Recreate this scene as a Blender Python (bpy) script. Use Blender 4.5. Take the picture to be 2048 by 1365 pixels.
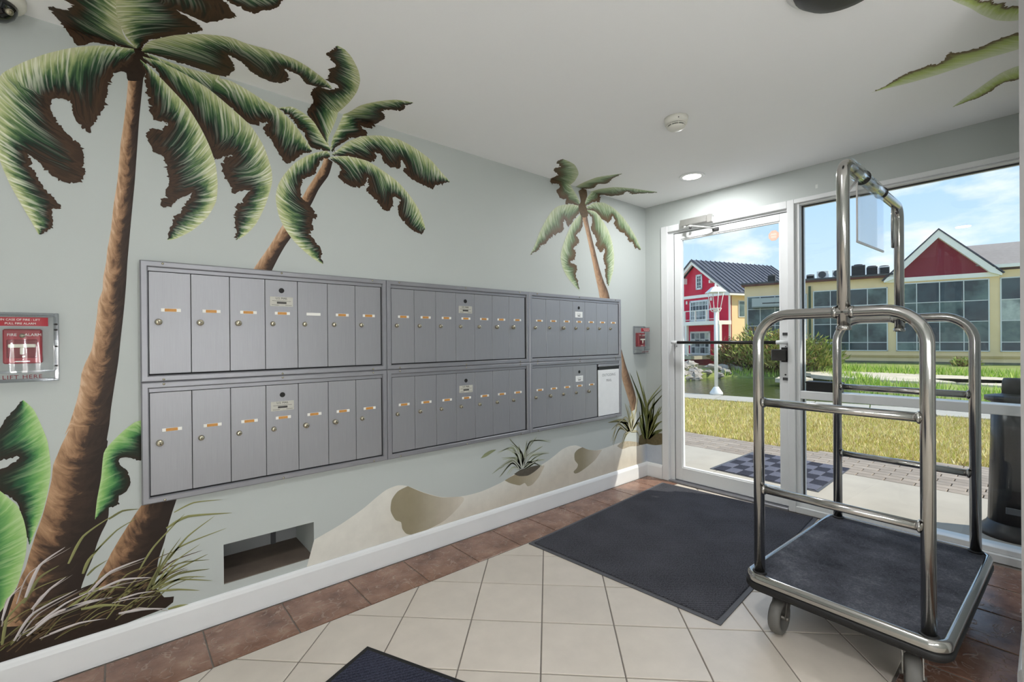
import bpy, math, random
import numpy as np
from mathutils import Matrix, Vector
from mathutils.geometry import delaunay_2d_cdt

for o in list(bpy.data.objects):
    bpy.data.objects.remove(o)
scene = bpy.context.scene
COL = scene.collection
random.seed(7)
rng = np.random.default_rng(11)
R = math.radians
H = 2.385            # ceiling height

# ------------------------------------------------------------------ camera
cam_d = bpy.data.cameras.new('camera')
cam_d.sensor_fit = 'HORIZONTAL'
cam_d.sensor_width = 36.0
cam_d.lens = 16.2407
cam_d.clip_start = 0.05
cam_d.clip_end = 500
cam = bpy.data.objects.new('camera', cam_d)
COL.objects.link(cam)
_f = Vector((0.64977263, 0.76012396, -0.00266238))
_r = Vector((0.76008617, -0.64976938, -0.00829257))
_u = Vector((0.00803331, -0.00336465, 0.99996207))
cam.matrix_world = Matrix(((_r.x, _u.x, -_f.x, -3.59196), (_r.y, _u.y, -_f.y, -2.35929),
                           (_r.z, _u.z, -_f.z, 1.22), (0, 0, 0, 1)))
scene.camera = cam

# ------------------------------------------------------------------ sky
world = bpy.data.worlds.new('sky')
scene.world = world
world.use_nodes = True
wn = world.node_tree
wn.nodes.clear()


def _n(tree, t, **kw):
    n = tree.nodes.new(t)
    for k, v in kw.items():
        setattr(n, k, v)
    return n


def lin(r, g, b):
    def c(v):
        v /= 255.0
        return v / 12.92 if v <= 0.04045 else ((v + 0.055) / 1.055) ** 2.4
    return (c(r), c(g), c(b), 1.0)


def ramp(tree, stops, interp='LINEAR'):
    n = tree.nodes.new('ShaderNodeValToRGB')
    n.color_ramp.interpolation = interp
    e = n.color_ramp.elements
    while len(e) > 1:
        e.remove(e[-1])
    e[0].position = stops[0][0]
    e[0].color = stops[0][1]
    for p, c in stops[1:]:
        el = e.new(p)
        el.color = c
    return n


wo = _n(wn, 'ShaderNodeOutputWorld')
wb = _n(wn, 'ShaderNodeBackground')
wb.inputs['Strength'].default_value = 1.15
tc = _n(wn, 'ShaderNodeTexCoord')
sx = _n(wn, 'ShaderNodeSeparateXYZ')
wn.links.new(tc.outputs['Generated'], sx.inputs[0])
sky_r = ramp(wn, [(0.0, lin(220, 236, 252)), (0.12, lin(198, 224, 250)), (0.3, lin(168, 206, 246)), (0.7, lin(130, 180, 236)), (1.0, lin(112, 166, 228))])
wn.links.new(sx.outputs['Z'], sky_r.inputs[0])
mp = _n(wn, 'ShaderNodeMapping')
mp.inputs['Scale'].default_value = (5.0, 5.0, 13.0)
wn.links.new(tc.outputs['Generated'], mp.inputs[0])
cn = _n(wn, 'ShaderNodeTexNoise')
cn.inputs['Scale'].default_value = 1.3
cn.inputs['Detail'].default_value = 7
cn.inputs['Roughness'].default_value = 0.55
wn.links.new(mp.outputs[0], cn.inputs['Vector'])
cr = ramp(wn, [(0.52, (0, 0, 0, 1)), (0.70, (0.95, 0.95, 0.95, 1))])
wn.links.new(cn.outputs[0], cr.inputs[0])
wm = _n(wn, 'ShaderNodeMixRGB')
wm.inputs[2].default_value = lin(246, 249, 253)
wn.links.new(cr.outputs[0], wm.inputs[0])
wn.links.new(sky_r.outputs[0], wm.inputs[1])
wn.links.new(wm.outputs[0], wb.inputs['Color'])
wn.links.new(wb.outputs[0], wo.inputs['Surface'])

# ------------------------------------------------------------------ sun
sun_d = bpy.data.lights.new('sun', 'SUN')
sun_d.energy = 4.5
sun_d.angle = R(0.53)
sun_d.color = (1.0, 0.94, 0.84)
sun = bpy.data.objects.new('sun', sun_d)
COL.objects.link(sun)
sun.location = (8, -20, 18)
sun.rotation_euler = Vector((-0.55, 1.0, -1.243)).to_track_quat('-Z', 'Y').to_euler()

# ------------------------------------------------------------------ view
vs = scene.view_settings
vs.view_transform = 'Standard'
vs.look = 'None'
vs.gamma = 1.0
vs.use_curve_mapping = False
vs.exposure = 0.16
DOWNLIGHT_POWER = 13.0
DOWNLIGHTS = [(-0.442, -0.68), (-3.1, -1.75)]  # the second one is unseen, added for more light indoors
FILL_GLOBE_POWER = 350.0
FILL_GLOBES = [(-4.9, -2.75), (-3.9, -3.2), (-2.75, -3.2)]      # unseen globe lamps added behind the camera to brighten the room

# ------------------------------------------------------------------ helpers


def link(o, parent=None):
    COL.objects.link(o)
    if parent is not None:
        o.parent = parent
    return o


def tag(o, label=None, cat=None, group=None, kind=None):
    if label:
        o['label'] = label
    if cat:
        o['category'] = cat
    if group:
        o['group'] = group
    if kind:
        o['kind'] = kind
    return o


def thing(name, label, cat, loc=(0, 0, 0), rz=0.0, group=None):
    o = bpy.data.objects.new(name, None)
    o.empty_display_size = 0.1
    o.location = loc
    o.rotation_euler = (0, 0, rz)
    link(o)
    return tag(o, label, cat, group)


def root_loc(p):
    while p.parent is not None:
        p = p.parent
    return Vector(p.location)


class MB:
    """collects shapes; build() links them as one mesh object"""

    def __init__(self):
        self.v = []
        self.f = []
        self.mi = []
        self.sm = []
        self.cur = 0

    def add(self, vs_, fs, smooth=False):
        b = len(self.v)
        self.v.extend([tuple(p) for p in vs_])
        for f in fs:
            self.f.append(tuple(i + b for i in f))
            self.mi.append(self.cur)
            self.sm.append(smooth)
        return self

    def mat(self, i):
        self.cur = i
        return self

    def box(self, x0, x1, y0, y1, z0, z1):
        if x0 > x1: x0, x1 = x1, x0
        if y0 > y1: y0, y1 = y1, y0
        if z0 > z1: z0, z1 = z1, z0
        v = [(x0, y0, z0), (x1, y0, z0), (x1, y1, z0), (x0, y1, z0), (x0, y0, z1), (x1, y0, z1), (x1, y1, z1), (x0, y1, z1)]
        return self.add(v, [(0, 3, 2, 1), (4, 5, 6, 7), (0, 1, 5, 4), (1, 2, 6, 5), (2, 3, 7, 6), (3, 0, 4, 7)])

    def bbox(self, x0, x1, y0, y1, z0, z1, b=0.003):
        """box with chamfered edges"""
        if x0 > x1: x0, x1 = x1, x0
        if y0 > y1: y0, y1 = y1, y0
        if z0 > z1: z0, z1 = z1, z0
        b = min(b, (x1 - x0) * .49, (y1 - y0) * .49, (z1 - z0) * .49)
        v = []
        idx = {}
        for i, (xa, sx_) in enumerate(((x0, 1), (x1, -1))):
            for j, (ya, sy_) in enumerate(((y0, 1), (y1, -1))):
                for k, (za, sz_) in enumerate(((z0, 1), (z1, -1))):
                    idx[i, j, k] = len(v)
                    v += [(xa, ya + sy_ * b, za + sz_ * b), (xa + sx_ * b, ya, za + sz_ * b), (xa + sx_ * b, ya + sy_ * b, za)]
        def c(i, j, k, a):
            return idx[i, j, k] + a
        f = []
        for i in (0, 1):
            q = [c(i, 0, 0, 0), c(i, 1, 0, 0), c(i, 1, 1, 0), c(i, 0, 1, 0)]
            f.append(q if i else q[::-1])
            q = [c(0, i, 0, 1), c(1, i, 0, 1), c(1, i, 1, 1), c(0, i, 1, 1)]
            f.append(q[::-1] if i else q)
            q = [c(0, 0, i, 2), c(1, 0, i, 2), c(1, 1, i, 2), c(0, 1, i, 2)]
            f.append(q if i else q[::-1])
        for i in (0, 1):
            for j in (0, 1):
                q = [c(i, j, 0, 0), c(i, j, 0, 1), c(i, j, 1, 1), c(i, j, 1, 0)]
                f.append(q if i == j else q[::-1])
                q = [c(i, 0, j, 0), c(i, 0, j, 2), c(i, 1, j, 2), c(i, 1, j, 0)]
                f.append(q[::-1] if i == j else q)
                q = [c(0, i, j, 1), c(0, i, j, 2), c(1, i, j, 2), c(1, i, j, 1)]
                f.append(q if i == j else q[::-1])
                for k in (0, 1):
                    t = [c(i, j, k, 0), c(i, j, k, 1), c(i, j, k, 2)]
                    f.append(t if (i + j + k) % 2 else t[::-1])
        return self.add(v, f)

    def prism(self, poly, axis, a0, a1):
        """extrude a 2-D polygon along an axis ('x','y','z')"""
        n = len(poly)
        def P(p, a):
            return (a, p[0], p[1]) if axis == 'x' else (p[0], a, p[1]) if axis == 'y' else (p[0], p[1], a)
        v = [P(p, a0) for p in poly] + [P(p, a1) for p in poly]
        f = [tuple(range(n))[::-1], tuple(range(n, 2 * n))]
        f += [(i, (i + 1) % n, n + (i + 1) % n, n + i) for i in range(n)]
        return self.add(v, f)

    def tube(self, pts, r, n=12, caps=True, radii=None):
        pts = [Vector(p) for p in pts]
        v = []
        prev = None
        for i, p in enumerate(pts):
            a = pts[max(i - 1, 0)]
            b = pts[min(i + 1, len(pts) - 1)]
            d = (b - a)
            d.normalize()
            if prev is None:
                ref = Vector((0, 0, 1)) if abs(d.z) < 0.9 else Vector((1, 0, 0))
                e1 = d.cross(ref).normalized()
            else:
                e1 = (prev - d * prev.dot(d)).normalized()
            prev = e1
            e2 = d.cross(e1)
            rr = radii[i] if radii else r
            for k in range(n):
                t = 2 * math.pi * k / n
                v.append(p + (e1 * math.cos(t) + e2 * math.sin(t)) * rr)
        f = []
        for i in range(len(pts) - 1):
            for k in range(n):
                k2 = (k + 1) % n
                f.append((i * n + k, i * n + k2, (i + 1) * n + k2, (i + 1) * n + k))
        self.add(v, f, True)
        if caps:
            b = len(self.v) - len(v)
            L = (len(pts) - 1) * n
            self.f.append(tuple(b + k for k in range(n))[::-1]); self.mi.append(self.cur); self.sm.append(False)
            self.f.append(tuple(b + L + k for k in range(n))); self.mi.append(self.cur); self.sm.append(False)
        return self

    def lathe(self, prof, n=24, origin=(0, 0, 0), M=None, smooth=True):
        """prof: list of (r, z); M optional 3x3"""
        v = []
        o = Vector(origin)
        for r, z in prof:
            for k in range(n):
                t = 2 * math.pi * k / n
                p = Vector((r * math.cos(t), r * math.sin(t), z))
                if M is not None:
                    p = M @ p
                v.append(o + p)
        f = []
        for i in range(len(prof) - 1):
            for k in range(n):
                k2 = (k + 1) % n
                f.append((i * n + k, i * n + k2, (i + 1) * n + k2, (i + 1) * n + k))
        self.add(v, f, smooth)
        b = len(self.v) - len(v)
        L = (len(prof) - 1) * n
        if prof[0][0] > 1e-5:
            self.f.append(tuple(b + k for k in range(n))[::-1]); self.mi.append(self.cur); self.sm.append(False)
        if prof[-1][0] > 1e-5:
            self.f.append(tuple(b + L + k for k in range(n))); self.mi.append(self.cur); self.sm.append(False)
        return self

    def build(self, name, mats, parent=None, world=False):
        me = bpy.data.meshes.new(name)
        v = self.v
        if world and parent is not None:
            l = root_loc(parent)
            v = [(p[0] - l.x, p[1] - l.y, p[2] - l.z) for p in v]
        me.from_pydata([tuple(p) for p in v], [], self.f)
        if not isinstance(mats, (list, tuple)):
            mats = [mats]
        for m in mats:
            me.materials.append(m)
        me.polygons.foreach_set('material_index', self.mi)
        me.polygons.foreach_set('use_smooth', self.sm)
        me.update()
        return link(bpy.data.objects.new(name, me), parent)


def copy_tree(o, parent=None):
    c = o.copy()
    COL.objects.link(c)
    c.parent = parent
    for ch in list(o.children):
        copy_tree(ch, c)
    return c


def copy_part(o, parent, loc=(0, 0, 0)):
    c = o.copy()
    COL.objects.link(c)
    c.parent = parent
    c.location = loc
    return c


_txt = {}


def text(name, s, size, m, parent, loc, rot, space=1.0, depth=0.0004):
    key = (s, size, space, depth)
    if key not in _txt:
        cu = bpy.data.curves.new(name, 'FONT')
        cu.body = s
        cu.size = size
        cu.align_x = 'CENTER'
        cu.align_y = 'CENTER'
        cu.extrude = depth
        cu.space_character = space
        cu.resolution_u = 3
        t = bpy.data.objects.new(name, cu)
        COL.objects.link(t)
        bpy.context.view_layer.update()
        dg = bpy.context.evaluated_depsgraph_get()
        _txt[key] = bpy.data.meshes.new_from_object(t.evaluated_get(dg))
        _txt[key].name = name
        bpy.data.objects.remove(t)
        bpy.data.curves.remove(cu)
        _txt[key].materials.clear()
        _txt[key].materials.append(m)
    o = bpy.data.objects.new(name, _txt[key])
    link(o, parent)
    o.location = loc
    o.rotation_euler = rot
    return o


# ------------------------------------------------------------------ materials
def new_mat(name):
    m = bpy.data.materials.new(name)
    m.use_nodes = True
    t = m.node_tree
    t.nodes.clear()
    out = t.nodes.new('ShaderNodeOutputMaterial')
    bs = t.nodes.new('ShaderNodeBsdfPrincipled')
    t.links.new(bs.outputs[0], out.inputs[0])
    return m, t, bs


def coords(t, kind='Object', scale=(1, 1, 1)):
    c = t.nodes.new('ShaderNodeTexCoord')
    mpn = t.nodes.new('ShaderNodeMapping')
    mpn.inputs['Scale'].default_value = scale
    t.links.new(c.outputs[kind], mpn.inputs[0])
    return mpn.outputs[0]


def noise(t, vec, scale, detail=3, rough=0.5):
    n = t.nodes.new('ShaderNodeTexNoise')
    n.inputs['Scale'].default_value = scale
    n.inputs['Detail'].default_value = detail
    n.inputs['Roughness'].default_value = rough
    if vec is not None:
        t.links.new(vec, n.inputs['Vector'])
    return n.outputs[0]


def plain(name, rgb, rough=0.5, metal=0.0, spec=0.5, var=0.0, vscale=20, stretch=(1, 1, 1), bump=0.0, bscale=200, kind='Object', rand=0.0):
    """procedural: base colour with noise variation, optional bump, optional per-object shift"""
    m, t, bs = new_mat(name)
    c = lin(*rgb)
    bs.inputs['Roughness'].default_value = rough
    bs.inputs['Metallic'].default_value = metal
    bs.inputs['Specular IOR Level'].default_value = spec
    src = None
    if var > 0:
        v = coords(t, kind, stretch)
        nz = noise(t, v, vscale, 5, 0.6)
        rp = ramp(t, [(0.25, tuple(x * (1 - var) for x in c[:3]) + (1,)), (0.75, tuple(min(1, x * (1 + var)) for x in c[:3]) + (1,))])
        t.links.new(nz, rp.inputs[0])
        src = rp.outputs[0]
    if rand > 0:
        oi = t.nodes.new('ShaderNodeObjectInfo')
        mr = t.nodes.new('ShaderNodeMapRange')
        mr.inputs['To Min'].default_value = 1 - rand
        mr.inputs['To Max'].default_value = 1 + rand
        t.links.new(oi.outputs['Random'], mr.inputs['Value'])
        mx = t.nodes.new('ShaderNodeMixRGB')
        mx.blend_type = 'MULTIPLY'
        mx.inputs[0].default_value = 1
        if src is None:
            mx.inputs[1].default_value = c
        else:
            t.links.new(src, mx.inputs[1])
        t.links.new(mr.outputs[0], mx.inputs[2])
        src = mx.outputs[0]
    if src is None:
        bs.inputs['Base Color'].default_value = c
    else:
        t.links.new(src, bs.inputs['Base Color'])
    if bump > 0:
        v = coords(t, kind, stretch)
        nz = noise(t, v, bscale, 3)
        b = t.nodes.new('ShaderNodeBump')
        b.inputs['Strength'].default_value = bump
        b.inputs['Distance'].default_value = 0.004
        t.links.new(nz, b.inputs['Height'])
        t.links.new(b.outputs[0], bs.inputs['Normal'])
    return m


def glassy(name, tint=(1, 1, 1), ior=1.45, extra=0.0, rough=0.0):
    m = bpy.data.materials.new(name)
    m.use_nodes = True
    t = m.node_tree
    t.nodes.clear()
    out = t.nodes.new('ShaderNodeOutputMaterial')
    tr = t.nodes.new('ShaderNodeBsdfTransparent')
    tr.inputs[0].default_value = tint + (1,)
    gl = t.nodes.new('ShaderNodeBsdfGlossy')
    gl.inputs['Roughness'].default_value = rough
    fr = t.nodes.new('ShaderNodeFresnel')
    gm = t.nodes.new('ShaderNodeNewGeometry')     # the same reflectance on the pane's entry and exit faces
    mi = t.nodes.new('ShaderNodeMapRange')
    mi.inputs['To Min'].default_value = ior
    mi.inputs['To Max'].default_value = 1.0 / ior
    t.links.new(gm.outputs['Backfacing'], mi.inputs['Value'])
    t.links.new(mi.outputs[0], fr.inputs['IOR'])
    mx = t.nodes.new('ShaderNodeMixShader')
    if extra:
        ad = t.nodes.new('ShaderNodeMath')
        ad.operation = 'ADD'
        ad.use_clamp = True
        ad.inputs[1].default_value = extra
        t.links.new(fr.outputs[0], ad.inputs[0])
        t.links.new(ad.outputs[0], mx.inputs[0])
    else:
        t.links.new(fr.outputs[0], mx.inputs[0])
    t.links.new(tr.outputs[0], mx.inputs[1])
    t.links.new(gl.outputs[0], mx.inputs[2])
    t.links.new(mx.outputs[0], out.inputs[0])
    return m


def emit(name, rgb, strength):
    m = bpy.data.materials.new(name)
    m.use_nodes = True
    t = m.node_tree
    t.nodes.clear()
    out = t.nodes.new('ShaderNodeOutputMaterial')
    e = t.nodes.new('ShaderNodeEmission')
    e.inputs[0].default_value = lin(*rgb)
    e.inputs[1].default_value = strength
    t.links.new(e.outputs[0], out.inputs[0])
    return m


def attr_mat(name, rough=0.7, var=0.15, vscale=30, trans=0.0, stretch=(1, 1, 1)):
    """colour from the mesh's own paint attribute, broken up by noise"""
    m, t, bs = new_mat(name)
    a = t.nodes.new('ShaderNodeAttribute')
    a.attribute_name = 'Col'
    v = coords(t, 'Object', stretch)
    nz = noise(t, v, vscale, 5, 0.6)
    mr = t.nodes.new('ShaderNodeMapRange')
    mr.inputs['From Min'].default_value = 0.25
    mr.inputs['From Max'].default_value = 0.75
    mr.inputs['To Min'].default_value = 1 - var
    mr.inputs['To Max'].default_value = 1 + var
    t.links.new(nz, mr.inputs['Value'])
    mx = t.nodes.new('ShaderNodeMixRGB')
    mx.blend_type = 'MULTIPLY'
    mx.inputs[0].default_value = 1
    t.links.new(a.outputs['Color'], mx.inputs[1])
    t.links.new(mr.outputs[0], mx.inputs[2])
    t.links.new(mx.outputs[0], bs.inputs['Base Color'])
    bs.inputs['Roughness'].default_value = rough
    bs.inputs['Specular IOR Level'].default_value = 0.25
    if trans:
        bs.inputs['Subsurface Weight'].default_value = 0
    return m


M = {}
M['wall'] = plain('wall_paint', (188, 193, 190), 0.55, spec=0.3, var=0.025, vscale=1.3, bump=0.08, bscale=420)
M['ceiling'] = plain('ceiling_paint', (245, 245, 245), 0.8, spec=0.2, var=0.012, vscale=1.2, bump=0.05, bscale=300)
M['white_trim'] = plain('white_trim_paint', (232, 233, 233), 0.4, var=0.02, vscale=6)
M['alu_white'] = plain('white_aluminium', (226, 227, 227), 0.35, var=0.015, vscale=8)
M['gasket'] = plain('dark_gasket', (60, 60, 60), 0.6, var=0.1)
M['glass'] = glassy('window_glass', (0.97, 0.985, 0.98), 1.42)
M['grout'] = plain('grout', (128, 120, 112), 0.9, var=0.1, vscale=60)
M['tile_beige'] = plain('beige_tile', (206, 196, 184), 0.32, var=0.06, vscale=9, bump=0.04, bscale=30, rand=0.03)
M['tile_brown'] = None
M['steel'] = plain('brushed_aluminium', (160, 160, 164), 0.42, metal=0.55, var=0.05, vscale=10, stretch=(40, 40, 1))
M['steel_frame'] = plain('aluminium_frame', (154, 154, 159), 0.4, metal=0.55, var=0.04, vscale=14)
M['gap_dark'] = plain('dark_gap', (32, 32, 34), 0.8, var=0.1)
M['lock_metal'] = plain('nickel_lock', (188, 180, 160), 0.25, metal=0.9, var=0.08, vscale=90)
M['black'] = plain('black_plastic', (22, 22, 24), 0.4, var=0.1, vscale=40)
M['keyhole'] = plain('keyhole', (14, 13, 12), 0.7, var=0.1)
M['label_white'] = plain('white_label_plastic', (236, 234, 228), 0.4, var=0.02, vscale=60)
M['label_brown'] = plain('brown_name_insert', (196, 138, 66), 0.5, var=0.14, vscale=80)
M['plate'] = plain('plate_print', (190, 188, 178), 0.45, var=0.06, vscale=60)
M['plate_white'] = plain('white_plate', (240, 240, 238), 0.45, var=0.02, vscale=60)
M['ink'] = plain('dark_ink', (60, 58, 56), 0.6, var=0.1)
M['ink_grey'] = plain('grey_ink', (150, 150, 152), 0.6, var=0.1)
M['paper'] = plain('white_enamel_door', (240, 240, 240), 0.35, var=0.03, vscale=20)
M['chrome'] = plain('satin_chrome_tube', (184, 182, 179), 0.16, metal=1.0, var=0.06, vscale=7)
M['carpet_deck'] = None
M['rubber'] = plain('black_rubber', (18, 17, 18), 0.55, var=0.15, vscale=30)
M['rubber_grey'] = plain('grey_rubber_edge', (84, 84, 88), 0.7, var=0.1, vscale=20)
M['wheel'] = plain('grey_wheel_rubber', (98, 96, 92), 0.55, var=0.12, vscale=20)
M['acrylic'] = glassy('clear_acrylic', (0.96, 0.97, 0.97), 1.4, 0.03)
M['acrylic_edge'] = plain('acrylic_edge', (190, 188, 186), 0.25, var=0.05, spec=0.6)
M['cover'] = glassy('clear_cover', (0.94, 0.95, 0.96), 1.42, 0.02, 0.05)
M['cover_edge'] = glassy('clear_cover_edge', (0.84, 0.85, 0.87), 1.45, 0.07, 0.10)
M['red'] = plain('alarm_red', (158, 20, 38), 0.35, var=0.05, vscale=30)
M['cream'] = plain('cream_plastic', (226, 220, 204), 0.4, var=0.03, vscale=30)
M['off_white'] = plain('off_white_plastic', (224, 222, 212), 0.4, var=0.02, vscale=30)
M['dome_black'] = plain('smoked_dome', (8, 8, 10), 0.06, spec=0.7, var=0.05)
M['steel_post'] = plain('grey_steel_jamb', (150, 148, 147), 0.45, var=0.03, vscale=5)
M['lamp_disc'] = emit('lamp_diffuser', (255, 250, 240), 6.0)

# brown slate-look tile: colour patches and raised ridges
def slate(name):
    m, t, bs = new_mat(name)
    g = t.nodes.new('ShaderNodeNewGeometry')
    n1 = noise(t, g.outputs['Position'], 7, 6, 0.65)
    rp = ramp(t, [(0.28, lin(92, 64, 52)), (0.45, lin(128, 94, 78)), (0.6, lin(146, 112, 94)), (0.75, lin(168, 138, 118))])
    t.links.new(n1, rp.inputs[0])
    n2 = t.nodes.new('ShaderNodeTexNoise')
    n2.inputs['Scale'].default_value = 11
    n2.inputs['Detail'].default_value = 2
    n2.inputs['Distortion'].default_value = 1.2
    t.links.new(g.outputs['Position'], n2.inputs['Vector'])
    ab = t.nodes.new('ShaderNodeMath'); ab.operation = 'SUBTRACT'; ab.inputs[1].default_value = 0.5
    t.links.new(n2.outputs[0], ab.inputs[0])
    a2 = t.nodes.new('ShaderNodeMath'); a2.operation = 'ABSOLUTE'
    t.links.new(ab.outputs[0], a2.inputs[0])
    rr = ramp(t, [(0.0, (1, 1, 1, 1)), (0.02, (0, 0, 0, 1))])
    t.links.new(a2.outputs[0], rr.inputs[0])
    mx = t.nodes.new('ShaderNodeMixRGB')
    mx.inputs[2].default_value = lin(206, 182, 164)
    mf = t.nodes.new('ShaderNodeMath'); mf.operation = 'MULTIPLY'; mf.inputs[1].default_value = 0.35
    t.links.new(rr.outputs[0], mf.inputs[0])
    t.links.new(mf.outputs[0], mx.inputs[0])
    t.links.new(rp.outputs[0], mx.inputs[1])
    t.links.new(mx.outputs[0], bs.inputs['Base Color'])
    bm = t.nodes.new('ShaderNodeBump'); bm.inputs['Strength'].default_value = 0.5; bm.inputs['Distance'].default_value = 0.004
    ad = t.nodes.new('ShaderNodeMath'); ad.operation = 'ADD'
    t.links.new(n1, ad.inputs[0]); t.links.new(rr.outputs[0], ad.inputs[1])
    t.links.new(ad.outputs[0], bm.inputs['Height'])
    t.links.new(bm.outputs[0], bs.inputs['Normal'])
    bs.inputs['Roughness'].default_value = 0.26
    return m


M['tile_brown'] = slate('brown_slate_tile')


def scuffed_carpet(name):
    m, t, bs = new_mat(name)
    v = coords(t, 'Object', (1, 1, 1))
    n1 = noise(t, v, 5, 5, .6)
    n2 = noise(t, v, 110, 3, .7)
    n3 = noise(t, v, 260, 2, .5)
    r1 = ramp(t, [(0.3, lin(54, 55, 61)), (0.55, lin(76, 77, 84)), (0.75, lin(104, 106, 112))])
    ad = t.nodes.new('ShaderNodeMath'); ad.operation = 'MULTIPLY_ADD'; ad.inputs[1].default_value = 0.55
    t.links.new(n2, ad.inputs[0])
    sb = t.nodes.new('ShaderNodeMath'); sb.operation = 'SUBTRACT'; sb.inputs[1].default_value = 0.27
    t.links.new(n1, sb.inputs[0])
    t.links.new(sb.outputs[0], ad.inputs[2])
    t.links.new(ad.outputs[0], r1.inputs[0])
    sp = ramp(t, [(0.66, (0, 0, 0, 1)), (0.74, (.7, .7, .7, 1))])
    t.links.new(n3, sp.inputs[0])
    mx = t.nodes.new('ShaderNodeMixRGB'); mx.inputs[2].default_value = lin(150, 152, 156)
    t.links.new(sp.outputs[0], mx.inputs[0]); t.links.new(r1.outputs[0], mx.inputs[1])
    t.links.new(mx.outputs[0], bs.inputs['Base Color'])
    bs.inputs['Roughness'].default_value = .95
    bs.inputs['Specular IOR Level'].default_value = .1
    bp = t.nodes.new('ShaderNodeBump'); bp.inputs['Strength'].default_value = .5; bp.inputs['Distance'].default_value = .003
    t.links.new(n2, bp.inputs['Height']); t.links.new(bp.outputs[0], bs.inputs['Normal'])
    return m


M['carpet_deck'] = scuffed_carpet('scuffed_deck_carpet')

# ================================================================== STRUCTURE
XB, YR = -5.4, -3.5          # back and far side of the room
XJ, YJ = -1.44, -2.294       # corner of the wall block on the right


def structure(o):
    o['kind'] = 'structure'
    return o


# floor base (grout bed) and tiles
fl = MB().box(XB, 0.12, YR, 0.0, -0.12, -0.004).build('floor', M['grout'])
structure(fl)


def clip(poly, a, b, c):     # keep a*x+b*y<=c
    out = []
    for i in range(len(poly)):
        p, q = poly[i], poly[(i + 1) % len(poly)]
        dp, dq = a * p[0] + b * p[1] - c, a * q[0] + b * q[1] - c
        if dp <= 0:
            out.append(p)
        if dp * dq < 0:
            k = dp / (dp - dq)
            out.append((p[0] + (q[0] - p[0]) * k, p[1] + (q[1] - p[1]) * k))
    return out


def area(poly):
    return 0.5 * sum(poly[i][0] * poly[(i + 1) % len(poly)][1] - poly[(i + 1) % len(poly)][0] * poly[i][1] for i in range(len(poly)))


def tile_mesh(poly, z0=-0.008, z1=0.0, b=0.002):
    if area(poly) < 0:
        poly = poly[::-1]
    n = len(poly)
    cx = sum(p[0] for p in poly) / n
    cy = sum(p[1] for p in poly) / n
    def ins(p):
        d = math.hypot(p[0] - cx, p[1] - cy)
        k = max(0, (d - b * 1.4) / d)
        return (cx + (p[0] - cx) * k, cy + (p[1] - cy) * k)
    v = [(p[0], p[1], z0) for p in poly] + [(p[0], p[1], z1 - b * .6) for p in poly] + [ins(p) + (z1,) for p in poly]
    f = [tuple(range(2 * n, 3 * n))]
    for i in range(n):
        j = (i + 1) % n
        f.append((i, j, n + j, n + i))
        f.append((n + i, n + j, 2 * n + j, 2 * n + i))
    return v, f


PD = 0.4335                  # pitch of the diagonal joints
J = 0.0028                   # half joint
EDGE = -0.313
for i in range(-14, 15):
    for k in range(-20, 16):
        d0, s0 = 1.285 - PD * i, -2.700 - PD * k          # y-x, x+y of the tile's corner
        d1, s1 = d0 - PD, s0 - PD
        cx, cy = ((s0 + s1) - (d0 + d1)) / 4, ((s0 + s1) + (d0 + d1)) / 4
        if not (XB < cx < 0.1 and YR < cy < 0):
            continue
        q = J * math.sqrt(2)
        corners = []
        for (s, d) in ((s0 - q, d0 - q), (s0 - q, d1 + q), (s1 + q, d1 + q), (s1 + q, d0 - q)):
            corners.append(((s - d) / 2, (s + d) / 2))
        poly = clip(corners, 0, 1, EDGE)
        poly = clip(poly, 1, 0, -0.03) if poly else poly
        poly = clip(poly, 0, -1, -YR) if poly else poly
        poly = clip(poly, -1, 0, -XB) if poly else poly
        pieces = [poly]
        if cx > -1.84 and poly:            # notch round the brown border by the right wall
            pieces = [clip(poly, 0, -1, 1.985)]
            rest = clip(poly, 0, 1, -1.985)
            if rest:
                pieces.append(clip(rest, 1, 0, -1.63))
        for poly in pieces:
            if not poly or len(poly) < 3 or abs(area(poly)) < 0.0004:
                continue
            v, f = tile_mesh(poly)
            MB().add(v, f).build('floor_tile', M['tile_beige'], fl)
v, f = tile_mesh([(-0.152, -0.1425), (0.152, -0.1425), (0.152, 0.1425), (-0.152, 0.1425)])
bt0 = MB().add(v, f).build('border_tile', M['tile_brown'], fl)
for n_ in range(16):
    x = -0.543 - 0.1545 - 0.3093 * (n_ - 1)
    if n_ == 0:
        bt0.location = (x, -0.1635, 0)
    else:
        copy_part(bt0, fl, (x, -0.1635, 0))
v, f = tile_mesh([(-0.230, -0.306), (-0.016, -0.306), (-0.016, -0.021), (-0.230, -0.021)])
MB().add(v, f).build('border_tile', M['tile_brown'], fl)
for k in range(5):
    copy_part(bt0, fl, (-0.199 - 0.3165 * k, -2.137, 0))

# mailbox wall with the low recess
NX0, NX1, NZ0, NZ1 = -3.245, -2.865, 0.158, 0.333
w = MB()
w.box(XB, NX0, 0, 0.42, -0.05, H)
w.box(NX1, 0.12, 0, 0.42, -0.05, H)
w.box(NX0, NX1, 0, 0.42, NZ1, H)
w.box(NX0, NX1, 0, 0.42, -0.05, NZ0)
w.box(NX0, NX1, 0.305, 0.42, NZ0, NZ1)
wl = structure(w.build('wall_left', M['wall']))
r = MB().box(NX0, NX1, 0.004, 0.304, NZ0, NZ0 + 0.004).build('recess_floor', plain('recess_floor_shade', (104, 92, 82), 0.7, var=0.2, vscale=8), wl)  # shade inside the recess is put into this darker floor colour
MB().box(NX0, NX1, 0.300, 0.304, NZ0 + .004, NZ1).build('recess_back', plain('recess_back_shade', (140, 141, 142), 0.7, var=0.06, vscale=5), wl)  # back greyed down: the recess shade is in its colour
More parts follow.
